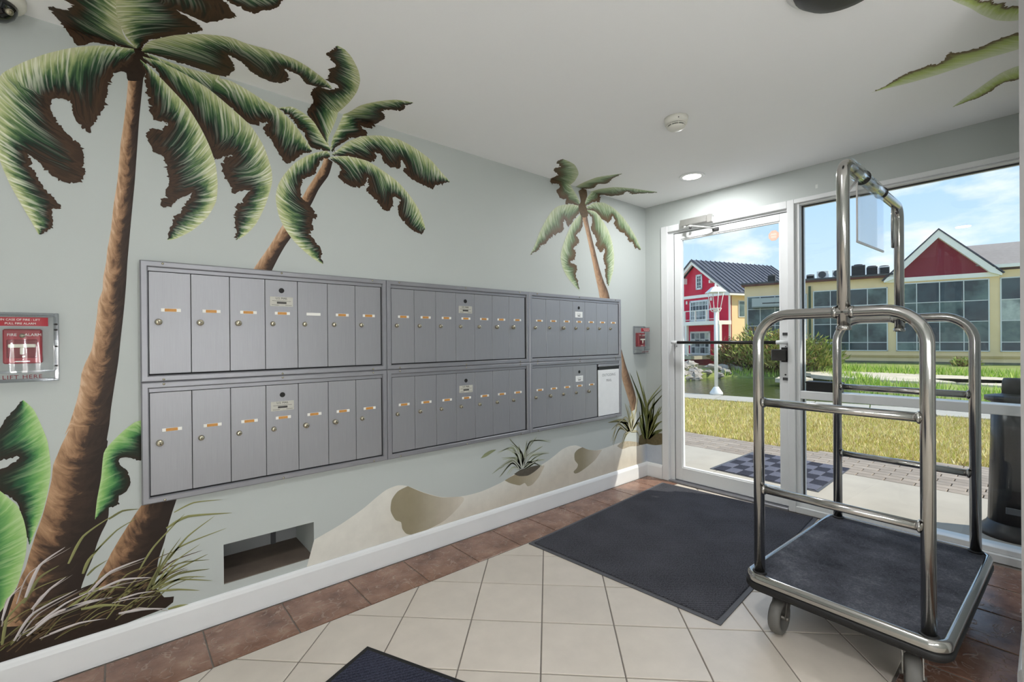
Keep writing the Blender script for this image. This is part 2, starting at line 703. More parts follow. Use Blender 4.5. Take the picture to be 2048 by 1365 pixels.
r = MB().box(-2.99, -2.967, 0.292, 0.300, NZ0 + .004, NZ1).build('recess_pipe_strip', plain('recess_strip', (70, 70, 72), 0.6, var=0.1), wl)

# front wall (glazed)
w = MB()
w.box(0, 0.14, -0.16, 0.0, -0.05, H)
w.box(0, 0.14, -2.42, -0.16, 2.18, H)
wf = structure(w.build('wall_front', M['wall']))
# small putty marks on the header
for y in (-1.33, -1.62):
    MB().box(-0.0006, 0, y - .007, y + .007, 2.225, 2.25).build('putty_mark', plain('putty', (214, 217, 213), 0.6, var=0.03), wf)

# block of wall on the right with the steel jamb the photographer looks past
w = MB().box(XJ + 0.012, 0.14, YR, YJ - 0.012, -0.05, H)
wr = structure(w.build('wall_right', M['wall']))
tj = MB().box(XJ, XJ + 0.10, YJ - 0.10, YJ, -0.004, H)
structure(tj.build('trim_1', M['steel_post']))
w = MB().box(XB - 0.12, XB, YR - .12, 0.12, -0.05, H)
structure(w.build('wall_back', M['wall']))
w = MB().box(XB, XJ + 0.012, YR - 0.12, YR, -0.05, H)
structure(w.build('wall_side', M['wall']))
cl = structure(MB().box(XB - .12, 0.14, YR - .12, 0.42, H, H + 0.12).build('ceiling', M['ceiling']))
structure(MB().box(0.14, 0.85, YR, -2.40, -0.14, 2.50).build('added_shade_pier', M['white_trim']))  # unseen pier, added to block low sun on the window side
structure(MB().box(-0.02, 0.62, -7.0, 3.0, 2.505, 2.62).build('added_shade_overhang', M['white_trim']))  # unseen overhang, added to shape the sun patch in the door corner

# baseboards
def baseboard(name, p0, p1, nrm):
    prof = [(0, 0), (0.013, 0), (0.014, 0.012), (0.014, 0.098), (0.010, 0.112), (0.006, 0.120), (0, 0.122)]
    p0 = Vector(p0); p1 = Vector(p1); n = Vector(nrm)
    v = []
    for p in (p0, p1):
        for a, z in prof:
            q = p + n * a
            v.append((q.x, q.y, z))
    k = len(prof)
    f = [(i, (i + 1) % k, k + (i + 1) % k, k + i) for i in range(k)] + [tuple(range(k))[::-1], tuple(range(k, 2 * k))]
    return structure(MB().add(v, f).build(name, M['white_trim']))


baseboard('baseboard_left', (XB, 0, 0), (0, 0, 0), (0, -1, 0))
baseboard('baseboard_front', (0, -0.002, 0), (0, -0.158, 0), (-1, 0, 0))
baseboard('baseboard_right', (XJ + .1, YJ, 0), (-0.002, YJ, 0), (0, 1, 0))

# ------------------------------------------------------------------ storefront: door_1 and window_1
A = M['alu_white']
fr = thing('door_1', 'x', 'x', (0, -0.16, 0))
del fr['label'], fr['category']
structure(fr)
k = MB()
k.bbox(-0.012, 0.12, -0.222, -0.160, 0, 2.18, .003)                # jamb face
k.bbox(0.012, 0.12, -0.264, -0.222, 0, 2.112, .003)                # jamb stop
k.build('door_jamb', A, fr, True)
k = MB().bbox(-0.012, 0.12, -1.150, -0.222, 2.128, 2.18, .003).bbox(0.012, 0.12, -1.150, -0.222, 2.112, 2.128, .002)
k.build('door_head', A, fr, True)
k = MB().bbox(-0.02, 0.12, -1.15, -0.222, -0.004, 0.016, .004)
k.build('threshold', M['steel_frame'], fr, True)
# leaf
for nm, (y0, y1, z0, z1) in dict(hinge_stile=(-0.326, -0.268, .022, 2.108), lock_stile=(-1.146, -1.092, .022, 2.108), top_rail=(-1.092, -0.326, 2.056, 2.108), bottom_rail=(-1.092, -0.326, .022, .128)).items():
    MB().bbox(0.022, 0.066, y0, y1, z0, z1, .002).build(nm, A, fr, True)
k = MB()
for (y0, y1, z0, z1) in ((-0.334, -0.326, .128, 2.056), (-1.092, -1.084, .128, 2.056), (-1.084, -0.334, 2.048, 2.056), (-1.084, -0.334, .128, .136)):
    k.box(0.03, 0.058, y0, y1, z0, z1)
k.build('glazing_bead', M['white_trim'], fr, True)
MB().box(0.041, 0.047, -1.086, -0.332, .134, 2.05).build('door_glass', M['glass'], fr, True)
k = MB().box(0.024, 0.064, -0.2675, -0.2645, .02, 2.11).box(0.024, 0.064, -1.149, -0.268, 2.1085, 2.1115)
k.build('door_gap', M['gasket'], fr, True)
# push bar
pb = MB().tube([(-0.045, -0.33, 1.186), (-0.045, -1.09, 1.186)], 0.0125, 14).build('push_bar', plain('dark_push_bar', (52, 50, 48), 0.3, metal=0.6, var=0.08), fr, True)
for y0, y1 in ((-0.275, -0.33), (-1.135, -1.09)):
    k = MB().tube([(0.022, y0, 1.186), (-0.03, y0, 1.186), (-0.045, (y0 * .6 + y1 * .4), 1.186), (-0.045, y1, 1.186)], 0.0145, 12)
    k.build('push_bar_end', A, fr, True)
    MB().lathe([(0.004, 0), (0.004, 0.003), (0, 0.0035)], 8, (0.022, (y0 * .8 + y1 * .2), 1.155), Matrix.Rotation(R(-90), 3, 'Y')).build('screw', M['gasket'], fr, True)
# lock paddle and cylinders
lk = MB().bbox(-0.022, 0.022, -1.140, -1.045, 1.055, 1.135, .006).build('lock_paddle', plain('dark_lock_case', (74, 72, 70), 0.4, metal=0.5, var=0.08), fr, True)
MB().bbox(0.012, 0.022, -1.150, -1.10, 1.045, 1.15, .002).build('lock_plate', M['black'], fr, True)
for z in (1.245, 0.925):
    MB().bbox(0.016, 0.0225, -1.142, -1.108, z - .010, z + .010, .001).build('stile_plate', M['gasket'], fr, True)
MB().lathe([(0.006, 0), (0.006, .004), (0, .005)], 10, (0.022, -1.125, .955), Matrix.Rotation(R(-90), 3, 'Y')).build('screw', M['gasket'], fr, True)
MB().lathe([(0.009, 0), (0.009, .006), (0, .007)], 12, (0.022, -1.122, 1.36), Matrix.Rotation(R(-90), 3, 'Y')).build('stile_button', plain('brass_button', (176, 150, 100), 0.35, metal=0.7, var=0.1), fr, True)
# flush bolt at the foot of the lock stile
MB().bbox(0.012, 0.022, -1.075, -1.045, .115, .135, .004).build('foot_bolt', M['black'], fr, True)
# door closer: body on the header, folded arm on the leaf
k = MB().bbox(-0.052, -0.0125, -0.585, -0.36, 2.142, 2.196, .005).bbox(-0.040, -0.0125, -0.625, -0.585, 2.138, 2.200, .003)
dc = k.build('closer_body', plain('silver_closer', (198, 196, 192), 0.3, metal=0.75, var=0.06), fr, True)
k = MB()
k.lathe([(0.014, -0.022), (0.014, 0.0), (0.0, 0.002)], 14, (-0.035, -0.40, 2.142))
k.tube([(-0.035, -0.40, 2.126), (-0.10, -0.47, 2.120), (-0.105, -0.49, 2.118)], 0.0085, 8)
k.tube([(-0.105, -0.49, 2.118), (-0.03, -0.60, 2.095), (0.016, -0.63, 2.085)], 0.0065, 8)
k.build('closer_arm', plain('closer_arm_steel', (214, 213, 210), 0.3, metal=0.6, var=0.05), fr, True)
MB().bbox(0.006, 0.0225, -0.655, -0.605, 2.072, 2.096, .003).build('closer_shoe', M['gasket'], fr, True)
MB().lathe([(0.009, 0), (0.011, .012), (0, .02)], 12, (-0.035, -0.445, 2.13), Matrix.Rotation(R(180), 3, 'X')).build('closer_pivot', M['gasket'], fr, True)
# octagonal security sticker
st = MB()
pts = [(0.037 * math.cos(R(22.5 + 45 * i)), 0.040 * math.sin(R(22.5 + 45 * i))) for i in range(8)]
st.prism([(-1.046 + a, 1.962 + b) for a, b in pts], 'x', 0.0395, 0.0408)
stk = st.build('security_sticker', plain('pale_orange_sticker', (214, 176, 156), 0.6, var=0.1, vscale=60), fr, True)
k = MB()
for z, hw in ((1.975, .017), (1.968, .022), (1.956, .020), (1.948, .016)):
    k.box(0.0388, 0.0395, -1.046 - hw, -1.046 + hw, z - .0016, z + .0016)
k.build('sticker_print', plain('sticker_print', (236, 226, 216), 0.6, var=0.05), stk, True)

wi = thing('window_1', 'x', 'x', (0, -1.15, 0))
del wi['label'], wi['category']
structure(wi)
MB().bbox(-0.012, 0.12, -1.196, -1.150, 0, 2.18, .003).bbox(0.004, 0.12, -1.224, -1.196, 0.0, 2.18, .003).build('mullion', A, wi, True)
MB().bbox(-0.012, 0.12, -2.30, -1.196, 2.150, 2.18, .003).bbox(0.008, 0.12, -2.30, -1.224, 2.138, 2.150, .002).build('window_head', A, wi, True)
MB().bbox(-0.012, 0.12, -2.30, -1.196, 0, 0.045, .003).bbox(0.008, 0.12, -2.30, -1.224, .045, 0.075, .003).build('window_sill', A, wi, True)
MB().bbox(0.0, 0.12, -2.292, -1.224, 0.795, 0.850, .003).build('transom_rail', A, wi, True)
MB().bbox(-0.012, 0.12, -2.30, -2.268, 0.045, 2.15, .003).build('window_jamb', A, wi, True)
MB().box(0.055, 0.061, -2.27, -1.222, 0.848, 2.14).build('pane', M['glass'], wi, True)
MB().box(0.055, 0.061, -2.27, -1.222, 0.073, 0.797).build('pane', M['glass'], wi, True)
k = MB()
k.box(0.05, 0.066, -2.268, -1.224, 2.130, 2.138).box(0.05, 0.066, -1.232, -1.224, .85, 2.138).box(0.05, 0.066, -1.232, -1.224, .075, .795)
k.build('glazing_gasket', M['gasket'], wi, True)

MURAL = {'P1':{'trunk':([(-3547,2355),(-3548,2322),(-3551,2253),(-3557,2165),(-3567,2068),(-3575,2002),(-3579,1944),(-3587,1842),(-3598,1755),(-3607,1654),(-3618,1576),(-3621,1534),(-3630,1474),(-3633,1421),(-3645,1380),(-3648,1338),(-3656,1262),(-3666,1193),(-3683,1147),(-3694,1107),(-3699,1055),(-3707,1010),(-3716,971),(-3727,927),(-3741,883),(-3729,903),(-3750,848),(-3761,813),(-3772,779),(-3776,730),(-3787,668),(-3801,600),(-3816,547),(-3834,475),(-3844,429),(-3858,392),(-3878,316),(-3897,241)],[(-3493,2377),(-3499,2345),(-3502,2300),(-3511,2195),(-3518,2112),(-3523,2030),(-3528,1949),(-3534,1854),(-3540,1780),(-3547,1692),(-3558,1547),(-3563,1456),(-3568,1383),(-3573,1323),(-3581,1239),(-3589,1149),(-3602,1048),(-3612,966),(-3617,907),(-3625,849),(-3622,843),(-3628,791),(-3632,723),(-3629,647),(-3621,584),(-3625,539),(-3642,499),(-3656,458),(-3668,409),(-3685,362),(-3701,308),(-3710,237),(-3719,182)]),
 'fronds':[([(-3522,2401),(-3550,2427),(-3566,2481),(-3575,2564),(-3580,2643),(-3580,2731),(-3582,2780)],[(-3538,2387),(-3582,2377),(-3625,2367),(-3656,2359),(-3677,2342),(-3697,2332),(-3707,2357),(-3726,2376),(-3737,2403),(-3750,2448),(-3763,2479),(-3756,2499),(-3728,2510),(-3705,2548),(-3715,2570),(-3732,2583),(-3701,2650),(-3668,2698),(-3627,2753)]),([(-3525,2399),(-3556,2462),(-3575,2539),(-3585,2616),(-3585,2684),(-3582,2770)],[(-3516,2406),(-3496,2462),(-3481,2507),(-3444,2548),(-3413,2583),(-3373,2641),(-3342,2694),(-3364,2721),(-3399,2741),(-3424,2756),(-3384,2753),(-3334,2749),(-3310,2782),(-3265,2853),(-3287,2888),(-3310,2913),(-3348,2946)]),([(-3419,2907),(-3350,2955),(-3279,3003),(-3206,3043),(-3151,3069)],[(-3331,2929),(-3297,2918),(-3258,2912),(-3213,2912),(-3196,2946),(-3164,2984),(-3157,3025),(-3155,3054)]),([(-3510,2391),(-3496,2462),(-3470,2516),(-3414,2594),(-3341,2662),(-3259,2709),(-3202,2708),(-3115,2722),(-3032,2721),(-2968,2699),(-2893,2655),(-2848,2617),(-2831,2595)],[(-3507,2382),(-3458,2389),(-3404,2393),(-3342,2392),(-3289,2382),(-3242,2381),(-3212,2413),(-3207,2431),(-3202,2505),(-3238,2582),(-3203,2570),(-3155,2527),(-3120,2494),(-3066,2478),(-3019,2500),(-3004,2554),(-3039,2624),(-3002,2610),(-2970,2601),(-2935,2564),(-2897,2567),(-2853,2583),(-2833,2585)]),([(-3499,2382),(-3434,2377),(-3354,2374),(-3302,2377),(-3242,2384),(-3241,2373),(-3199,2376),(-3135,2358),(-3076,2336),(-3006,2316),(-2942,2266),(-2893,2210),(-2855,2157)],[(-3499,2374),(-3446,2350),(-3398,2323),(-3342,2297),(-3277,2257),(-3255,2276),(-3200,2254),(-3136,2207),(-3099,2209),(-3061,2235),(-3069,2199),(-3031,2146),(-3000,2094),(-2968,2063),(-2910,2116),(-2859,2152)]),([(-3505,2365),(-3446,2365),(-3373,2347),(-3289,2315),(-3208,2263),(-3123,2199),(-3071,2121),(-3041,2027),(-3038,1960),(-3066,1853),(-3104,1762),(-3149,1701),(-3185,1674)],[(-3499,2352),(-3458,2316),(-3423,2269),(-3380,2223),(-3343,2158),(-3304,2099),(-3272,2029),(-3252,2016),(-3196,2052),(-3235,2010),(-3245,1991),(-3218,1937),(-3198,1884),(-3176,1885),(-3131,1907),(-3155,1861),(-3184,1823),(-3192,1764),(-3185,1717),(-3189,1677)]),([(-3513,2350),(-3476,2324),(-3423,2276),(-3361,2213),(-3317,2142),(-3285,2073),(-3262,1999),(-3254,1914),(-3260,1833),(-3294,1756),(-3347,1693),(-3404,1650),(-3433,1641)],[(-3512,2340),(-3494,2303),(-3500,2249),(-3490,2216),(-3479,2146),(-3466,2124),(-3424,2124),(-3454,2090),(-3487,2074),(-3484,2019),(-3473,1993),(-3443,1978),(-3433,1935),(-3423,1877),(-3445,1805),(-3443,1774),(-3402,1806),(-3344,1856),(-3365,1809),(-3384,1764),(-3409,1737),(-3422,1697),(-3431,1647)]),([(-3533,2384),(-3582,2373),(-3646,2351),(-3717,2312),(-3779,2267),(-3835,2216),(-3879,2167),(-3892,2144),(-3905,2076),(-3910,1999),(-3906,1925),(-3894,1852),(-3873,1781),(-3847,1716),(-3821,1656),(-3802,1611)],[(-3527,2363),(-3539,2333),(-3561,2303),(-3594,2266),(-3608,2205),(-3619,2144),(-3635,2097),(-3654,2050),(-3667,2017),(-3699,2042),(-3715,2079),(-3716,2111),(-3733,2117),(-3762,2108),(-3768,2069),(-3753,2034),(-3724,1989),(-3695,1963),(-3683,1918),(-3686,1876),(-3677,1864),(-3696,1819),(-3731,1812),(-3764,1824),(-3792,1858),(-3808,1883),(-3828,1893),(-3819,1851),(-3792,1798),(-3765,1751),(-3740,1716),(-3765,1704),(-3765,1651),(-3777,1626),(-3796,1612)])],
 'crown':[(-3582,2370),(-3550,2396),(-3517,2416),(-3493,2384),(-3476,2361),(-3464,2344),(-3493,2343),(-3496,2302),(-3511,2267),(-3551,2253),(-3556,2280),(-3572,2281),(-3594,2266),(-3604,2304),(-3599,2342)]},
 'P2':{'trunk':([(-2798,2145),(-2811,2096),(-2843,2034),(-2878,1973),(-2912,1904),(-2954,1835),(-2991,1776),(-3051,1665),(-3094,1593),(-3128,1535)],[(-2757,2127),(-2767,2088),(-2781,2048),(-2826,1975),(-2866,1886),(-2922,1787),(-2955,1721),(-2984,1673),(-3012,1618),(-3048,1538)]),
 'fronds':[([(-2775,2197),(-2777,2242),(-2732,2366),(-2723,2509),(-2731,2633),(-2755,2732),(-2794,2809),(-2850,2880),(-2893,2914),(-2924,2919)],[(-2779,2186),(-2806,2234),(-2849,2298),(-2875,2336),(-2853,2402),(-2895,2497),(-2891,2561),(-2843,2577),(-2811,2617),(-2823,2638),(-2869,2653),(-2888,2732),(-2884,2786),(-2925,2818),(-2938,2846),(-2928,2905)]),([(-2770,2184),(-2756,2248),(-2733,2301),(-2689,2420),(-2668,2532),(-2621,2617),(-2560,2689),(-2483,2719)],[(-2757,2176),(-2715,2227),(-2657,2277),(-2583,2308),(-2578,2331),(-2608,2352),(-2557,2354),(-2529,2392),(-2524,2449),(-2525,2505),(-2557,2541),(-2537,2582),(-2488,2605),(-2496,2663),(-2481,2710)]),([(-2766,2190),(-2806,2243),(-2849,2303),(-2900,2332),(-2950,2343),(-3006,2320)],[(-2772,2174),(-2824,2170),(-2859,2179),(-2884,2217),(-2917,2254),(-2942,2282),(-2974,2304),(-3002,2313)]),([(-2761,2163),(-2715,2212),(-2677,2251),(-2598,2301),(-2496,2332),(-2387,2340),(-2285,2316),(-2190,2277),(-2115,2219),(-2058,2179)],[(-2757,2160),(-2696,2170),(-2619,2175),(-2539,2179),(-2528,2213),(-2538,2230),(-2496,2231),(-2486,2193),(-2444,2172),(-2383,2186),(-2377,2225),(-2353,2205),(-2367,2171),(-2310,2133),(-2240,2116),(-2182,2105),(-2160,2133),(-2110,2152),(-2062,2173)]),([(-2771,2147),(-2725,2163),(-2677,2175),(-2579,2176),(-2487,2144),(-2401,2103),(-2323,2037),(-2265,1964),(-2236,1895),(-2230,1869)],[(-2766,2133),(-2720,2110),(-2727,2060),(-2688,2031),(-2640,2017),(-2590,2052),(-2580,2093),(-2565,2048),(-2581,2015),(-2530,1976),(-2478,1928),(-2446,1937),(-2424,1976),(-2429,2011),(-2385,2004),(-2402,1960),(-2392,1911),(-2347,1867),(-2301,1843),(-2254,1832),(-2234,1861)]),([(-2770,2161),(-2788,2175),(-2868,2136),(-2936,2079),(-2985,2011),(-3013,1953),(-3023,1891),(-3011,1816),(-2987,1760),(-2947,1704),(-2898,1658),(-2855,1627),(-2811,1604)],[(-2771,2152),(-2807,2124),(-2834,2086),(-2843,2052),(-2886,2014),(-2912,1957),(-2912,1921),(-2870,1885),(-2836,1846),(-2862,1815),(-2854,1771),(-2871,1750),(-2850,1717),(-2820,1676),(-2816,1640),(-2808,1609)])],
 'low':([(-3519,579),(-3539,549),(-3563,508),(-3593,454),(-3617,408),(-3634,368),(-3649,342),(-3669,289)],[(-3410,570),(-3425,520),(-3439,467),(-3452,406),(-3472,339),(-3479,285),(-3498,220)])},
 'P3':{'trunk':([(-869,2226),(-857,2172),(-819,2087),(-785,1989),(-734,1834),(-699,1721),(-664,1619),(-643,1538)],[(-791,2229),(-792,2183),(-766,2095),(-714,1964),(-644,1785),(-589,1683),(-542,1615),(-511,1538)]),
 'low':([(-375,1143),(-362,1015),(-360,892),(-309,777),(-254,660),(-232,589)],[(-361,1126),(-307,1001),(-251,897),(-195,791),(-157,696),(-178,607)]),
 'crown':[(-893,2357),(-850,2383),(-804,2390),(-790,2343),(-817,2281),(-796,2239),(-783,2184),(-852,2161),(-886,2201),(-894,2244),(-868,2283)],
 'fronds':[([(-868,2249),(-893,2301),(-951,2356),(-983,2383),(-1025,2466),(-1107,2574),(-1175,2627),(-1261,2677),(-1339,2695),(-1395,2696)],[(-877,2242),(-952,2245),(-1034,2233),(-1033,2274),(-1065,2262),(-1112,2275),(-1130,2314),(-1104,2338),(-1111,2361),(-1188,2352),(-1198,2380),(-1212,2481),(-1281,2506),(-1320,2544),(-1313,2595),(-1384,2626),(-1407,2668),(-1401,2695)]),([(-926,2384),(-954,2504),(-960,2618),(-922,2706),(-881,2781)],[(-850,2383),(-796,2428),(-800,2474),(-844,2531),(-797,2570),(-819,2634),(-853,2666),(-873,2773)]),([(-825,2257),(-799,2319),(-745,2381),(-738,2466),(-686,2566),(-557,2635),(-422,2677),(-328,2712)],[(-808,2260),(-710,2307),(-637,2326),(-624,2358),(-633,2377),(-527,2417),(-480,2484),(-524,2571),(-435,2550),(-380,2623),(-310,2699)]),([(-817,2241),(-710,2301),(-581,2325),(-446,2302),(-326,2249),(-222,2177),(-137,2101),(-68,2017)],[(-800,2233),(-675,2226),(-601,2185),(-526,2177),(-467,2225),(-438,2206),(-458,2172),(-369,2116),(-307,2115),(-245,2058),(-192,2055),(-160,2006),(-116,2014),(-77,2003)]),([(-814,2230),(-693,2234),(-602,2179),(-527,2107),(-479,2018),(-455,1912),(-462,1802),(-503,1701),(-528,1652)],[(-800,2216),(-733,2170),(-749,2086),(-695,2034),(-678,2003),(-687,1967),(-623,1916),(-582,1957),(-577,1922),(-605,1871),(-565,1816),(-578,1779),(-560,1709),(-536,1655)]),([(-852,2207),(-878,2180),(-970,2097),(-1028,2001),(-1077,1907),(-1098,1829),(-1079,1755),(-1024,1683),(-943,1623),(-885,1590)],[(-849,2196),(-850,2082),(-905,2029),(-922,2010),(-894,1986),(-923,1937),(-956,1905),(-923,1881),(-941,1835),(-990,1805),(-933,1785),(-922,1747),(-934,1702),(-909,1659),(-886,1595)]),([(-852,2235),(-885,2246),(-985,2239),(-1113,2204),(-1190,2148),(-1250,2074),(-1310,1982),(-1354,1893),(-1406,1808)],[(-860,2222),(-920,2161),(-1003,2068),(-1035,2098),(-1051,2118),(-1067,2082),(-1068,2026),(-1115,2005),(-1162,1980),(-1207,1942),(-1267,1897),(-1296,1890),(-1326,1853),(-1402,1807)])]},
 'PC':{'fronds':[([(-796,4680),(-801,4627),(-810,4560),(-808,4489),(-807,4413),(-816,4335),(-836,4255),(-853,4181)],[(-956,4684),(-954,4649),(-956,4602),(-940,4569),(-935,4540),(-953,4514),(-970,4486),(-993,4470),(-940,4460),(-919,4433),(-933,4404),(-934,4366),(-929,4326),(-912,4296),(-885,4257),(-857,4215),(-852,4188)]),([(-627,4676),(-624,4636),(-605,4600),(-551,4555),(-481,4505),(-424,4460),(-356,4418)],[(-459,4672),(-473,4636),(-484,4600),(-451,4574),(-405,4545),(-372,4503),(-370,4469),(-353,4425)]),([(-1044,4686),(-1069,4648),(-1123,4611),(-1202,4581),(-1283,4558),(-1360,4530),(-1430,4508)],[(-1156,4689),(-1181,4662),(-1220,4636),(-1272,4610),(-1340,4577),(-1411,4535),(-1437,4514)])]},
 'leaves':[([(-3845,1022),(-3820,986),(-3801,927),(-3786,868),(-3779,795),(-3779,745),(-3787,682),(-3800,614),(-3816,561),(-3832,509)],[(-3849,1018),(-3873,984),(-3892,952),(-3901,929),(-3924,902),(-3940,864),(-3929,828),(-3902,818),(-3869,825),(-3857,820),(-3884,796),(-3902,789),(-3925,770),(-3930,741),(-3898,707),(-3875,684),(-3861,657),(-3852,613),(-3843,554),(-3834,508)]),([(-3935,738),(-3903,714),(-3880,680),(-3861,650),(-3847,598),(-3840,540),(-3843,478),(-3853,425),(-3863,380),(-3883,331),(-3897,309),(-3906,296)],[(-3957,713),(-3979,645),(-3989,568),(-3985,488),(-3968,410),(-3942,340),(-3915,297)]),([(-3661,553),(-3655,623),(-3643,703),(-3634,800),(-3614,834),(-3578,875),(-3542,906),(-3516,913)],[(-3657,556),(-3638,573),(-3624,587),(-3592,593),(-3592,620),(-3568,641),(-3556,670),(-3562,710),(-3588,753),(-3585,768),(-3561,770),(-3543,757),(-3516,755),(-3513,835)])],
 'ground':[(-4017,160),(-3987,238),(-3938,298),(-3887,333),(-3854,376),(-3810,340),(-3760,293),(-3696,306),(-3652,313),(-3618,309),(-3535,273),(-3479,225),(-3454,180),(-3422,172),(-3425,149),(-3448,135),(-3536,126),(-3619,117),(-3692,114),(-3743,107),(-3837,103),(-3935,101),(-4018,95)],
 'dune':[(-2864,245),(-2734,286),(-2618,336),(-2545,378),(-2482,409),(-2417,418),(-2356,401),(-2252,342),(-2134,289),(-1993,261),(-1842,258),(-1680,281),(-1550,315),(-1387,317),(-1263,343),(-1182,371),(-1100,404),(-1025,417),(-949,413),(-893,393),(-813,361),(-707,335),(-571,338),(-467,346),(-360,347),(-164,308),(5,275),(146,291)],
 'sh1':[(-2356,401),(-2417,385),(-2454,345),(-2460,286),(-2432,230),(-2399,209),(-2392,171),(-2366,135),(-2318,118),(-2225,123),(-2121,143),(-2042,182),(-1977,231),(-1993,259),(-2134,287),(-2252,340)],
 'sh2':[(-871,386),(-927,376),(-961,352),(-959,303),(-923,263),(-934,239),(-973,217),(-957,199),(-907,200),(-815,225),(-720,261),(-659,305),(-634,329),(-707,335),(-802,357)],
 'sh3':[(-1649,289),(-1594,303),(-1524,313),(-1452,309),(-1378,315),(-1282,322),(-1302,287),(-1341,246),(-1398,210),(-1444,206),(-1471,235),(-1516,228),(-1568,246),(-1611,265)],
 'soil1':[(-1568,315),(-1506,333),(-1434,336),(-1350,334),(-1321,322),(-1378,295),(-1443,280),(-1524,293)],
 'soil2':[(-118,363),(-62,382),(9,389),(67,395),(119,393),(165,391),(167,311),(92,283),(8,280),(-119,290)],
 'soil3':[(-435,327),(-360,351),(-250,340),(-113,305),(-113,279),(-250,295),(-361,291)],
 'white':[[(-3845,324),(-3809,425),(-3743,472)],[(-3830,276),(-3785,331),(-3741,362)],[(-3874,183),(-3826,261),(-3712,305)],[(-3843,187),(-3760,242),(-3615,241)],[(-3786,170),(-3708,178),(-3642,167)],[(-3683,279),(-3618,339),(-3513,361)],[(-3652,283),(-3583,297),(-3495,276)],[(-3596,170),(-3524,158),(-3451,134)],[(-3595,224),(-3535,226),(-3483,216)],[(-3902,266),(-3883,338),(-3853,370)],[(-3744,243),(-3686,250),(-3613,238)],[(-3821,216),(-3744,265),(-3663,287)]],
 'olive':[[(-3850,305),(-3810,382),(-3759,410)],[(-3735,408),(-3694,498),(-3613,553)],[(-3707,284),(-3641,287),(-3571,262)],[(-3742,242),(-3696,269),(-3658,281)],[(-3668,423),(-3599,494),(-3536,526)],[(-3622,543),(-3581,565),(-3530,560)],[(-3419,519),(-3351,543),(-3247,532)],[(-3445,460),(-3372,490),(-3212,465)],[(-3440,329),(-3373,407),(-3277,468)],[(-3473,283),(-3407,368),(-3233,404)],[(-3532,319),(-3484,399),(-3382,505)],[(-3702,227),(-3641,219),(-3572,192)],[(-3442,128),(-3402,126),(-3351,112)],[(-3498,236),(-3440,272),(-3303,311)],[(-3486,231),(-3407,261),(-3297,245)],[(-3492,226),(-3408,237),(-3287,191)],[(-3479,213),(-3408,196),(-3333,165)],[(-3498,228),(-3459,319),(-3396,410)],[(-3492,230),(-3427,309),(-3331,362)],[(-3479,237),(-3407,302),(-3297,285)],[(-3473,219),(-3394,240),(-3311,216)],[(-3511,225),(-3472,307),(-3452,381)],[(-3696,358),(-3679,405),(-3639,453)],[(-3685,347),(-3663,369),(-3626,388)],[(-3902,181),(-3888,271),(-3845,317)]],
 'tuft1':[[(-1497,344),(-1487,436),(-1608,558)],[(-1492,343),(-1523,442),(-1634,490)],[(-1506,339),(-1549,420),(-1677,442)],[(-1497,341),(-1584,420),(-1743,362)],[(-1506,339),(-1584,393),(-1686,322)],[(-1510,333),(-1575,398),(-1690,383)],[(-1488,346),(-1469,447),(-1441,530)],[(-1483,345),(-1451,450),(-1357,545)],[(-1483,345),(-1422,507),(-1211,489)],[(-1479,344),(-1396,421),(-1232,408)],[(-1474,340),(-1377,390),(-1281,405)],[(-1470,336),(-1378,363),(-1272,358)],[(-1492,343),(-1505,426),(-1522,508)],[(-1488,343),(-1451,410),(-1300,467)],[(-1501,338),(-1574,497),(-1713,474)],[(-1506,336),(-1567,357),(-1619,315)],[(-1470,333),(-1387,351),(-1340,377)],[(-1497,344),(-1540,471),(-1600,520)],[(-1479,341),(-1433,373),(-1302,322)],[(-1492,340),(-1469,400),(-1414,465)]],
 'leaf1':[(-1846,468),(-1813,494),(-1765,507),(-1719,504),(-1758,488),(-1801,473)],
 'tuft2':[[(-257,423),(-350,535),(-554,538)],[(-277,414),(-423,500),(-522,372)],[(-257,423),(-405,465),(-487,334)],[(-238,431),(-312,553),(-512,468)],[(-238,431),(-256,569),(-302,664)],[(-219,429),(-179,561),(-127,763)],[(-219,429),(-100,529),(-41,428)],[(-238,420),(-141,407),(-113,345)],[(-248,421),(-199,517),(-139,625)],[(-257,423),(-333,410),(-370,338)],[(-229,419),(-121,485),(-82,375)],[(-238,431),(-218,542),(-255,648)],[(-257,423),(-313,497),(-405,520)],[(-238,420),(-275,504),(-198,586)]],
 'tuft3':[[(-11,330),(-18,637),(-144,937)],[(-1,329),(-19,566),(-251,931)],[(-1,329),(15,637),(154,822)],[(6,330),(55,594),(167,743)],[(13,331),(81,504),(152,582)],[(-22,332),(-60,524),(-107,738)],[(-1,329),(1,565),(-56,804)],[(13,331),(68,572),(82,713)],[(13,325),(93,459),(158,502)],[(-22,326),(-71,456),(-115,577)],[(6,330),(28,509),(69,665)],[(19,326),(93,401),(164,434)],[(-32,327),(-82,410),(-117,484)],[(-11,330),(-41,452),(-89,644)],[(13,331),(54,454),(134,626)],[(-1,329),(14,472),(2,659)]]}

# ================================================================== WALL PAINTING
# Outlines in millimetres on the unfolded surface: x along the mailbox wall (x > 0 turns the
# corner onto the front wall), second value = height (above 2385 it turns onto the ceiling).


def fold(x, s, off):
    if s > H:
        return (x, -(s - H) - off * 0.2, H - off)
    if x > 0:
        return (-off, -min(x, 0.157), s)
    return (x, -off, s)


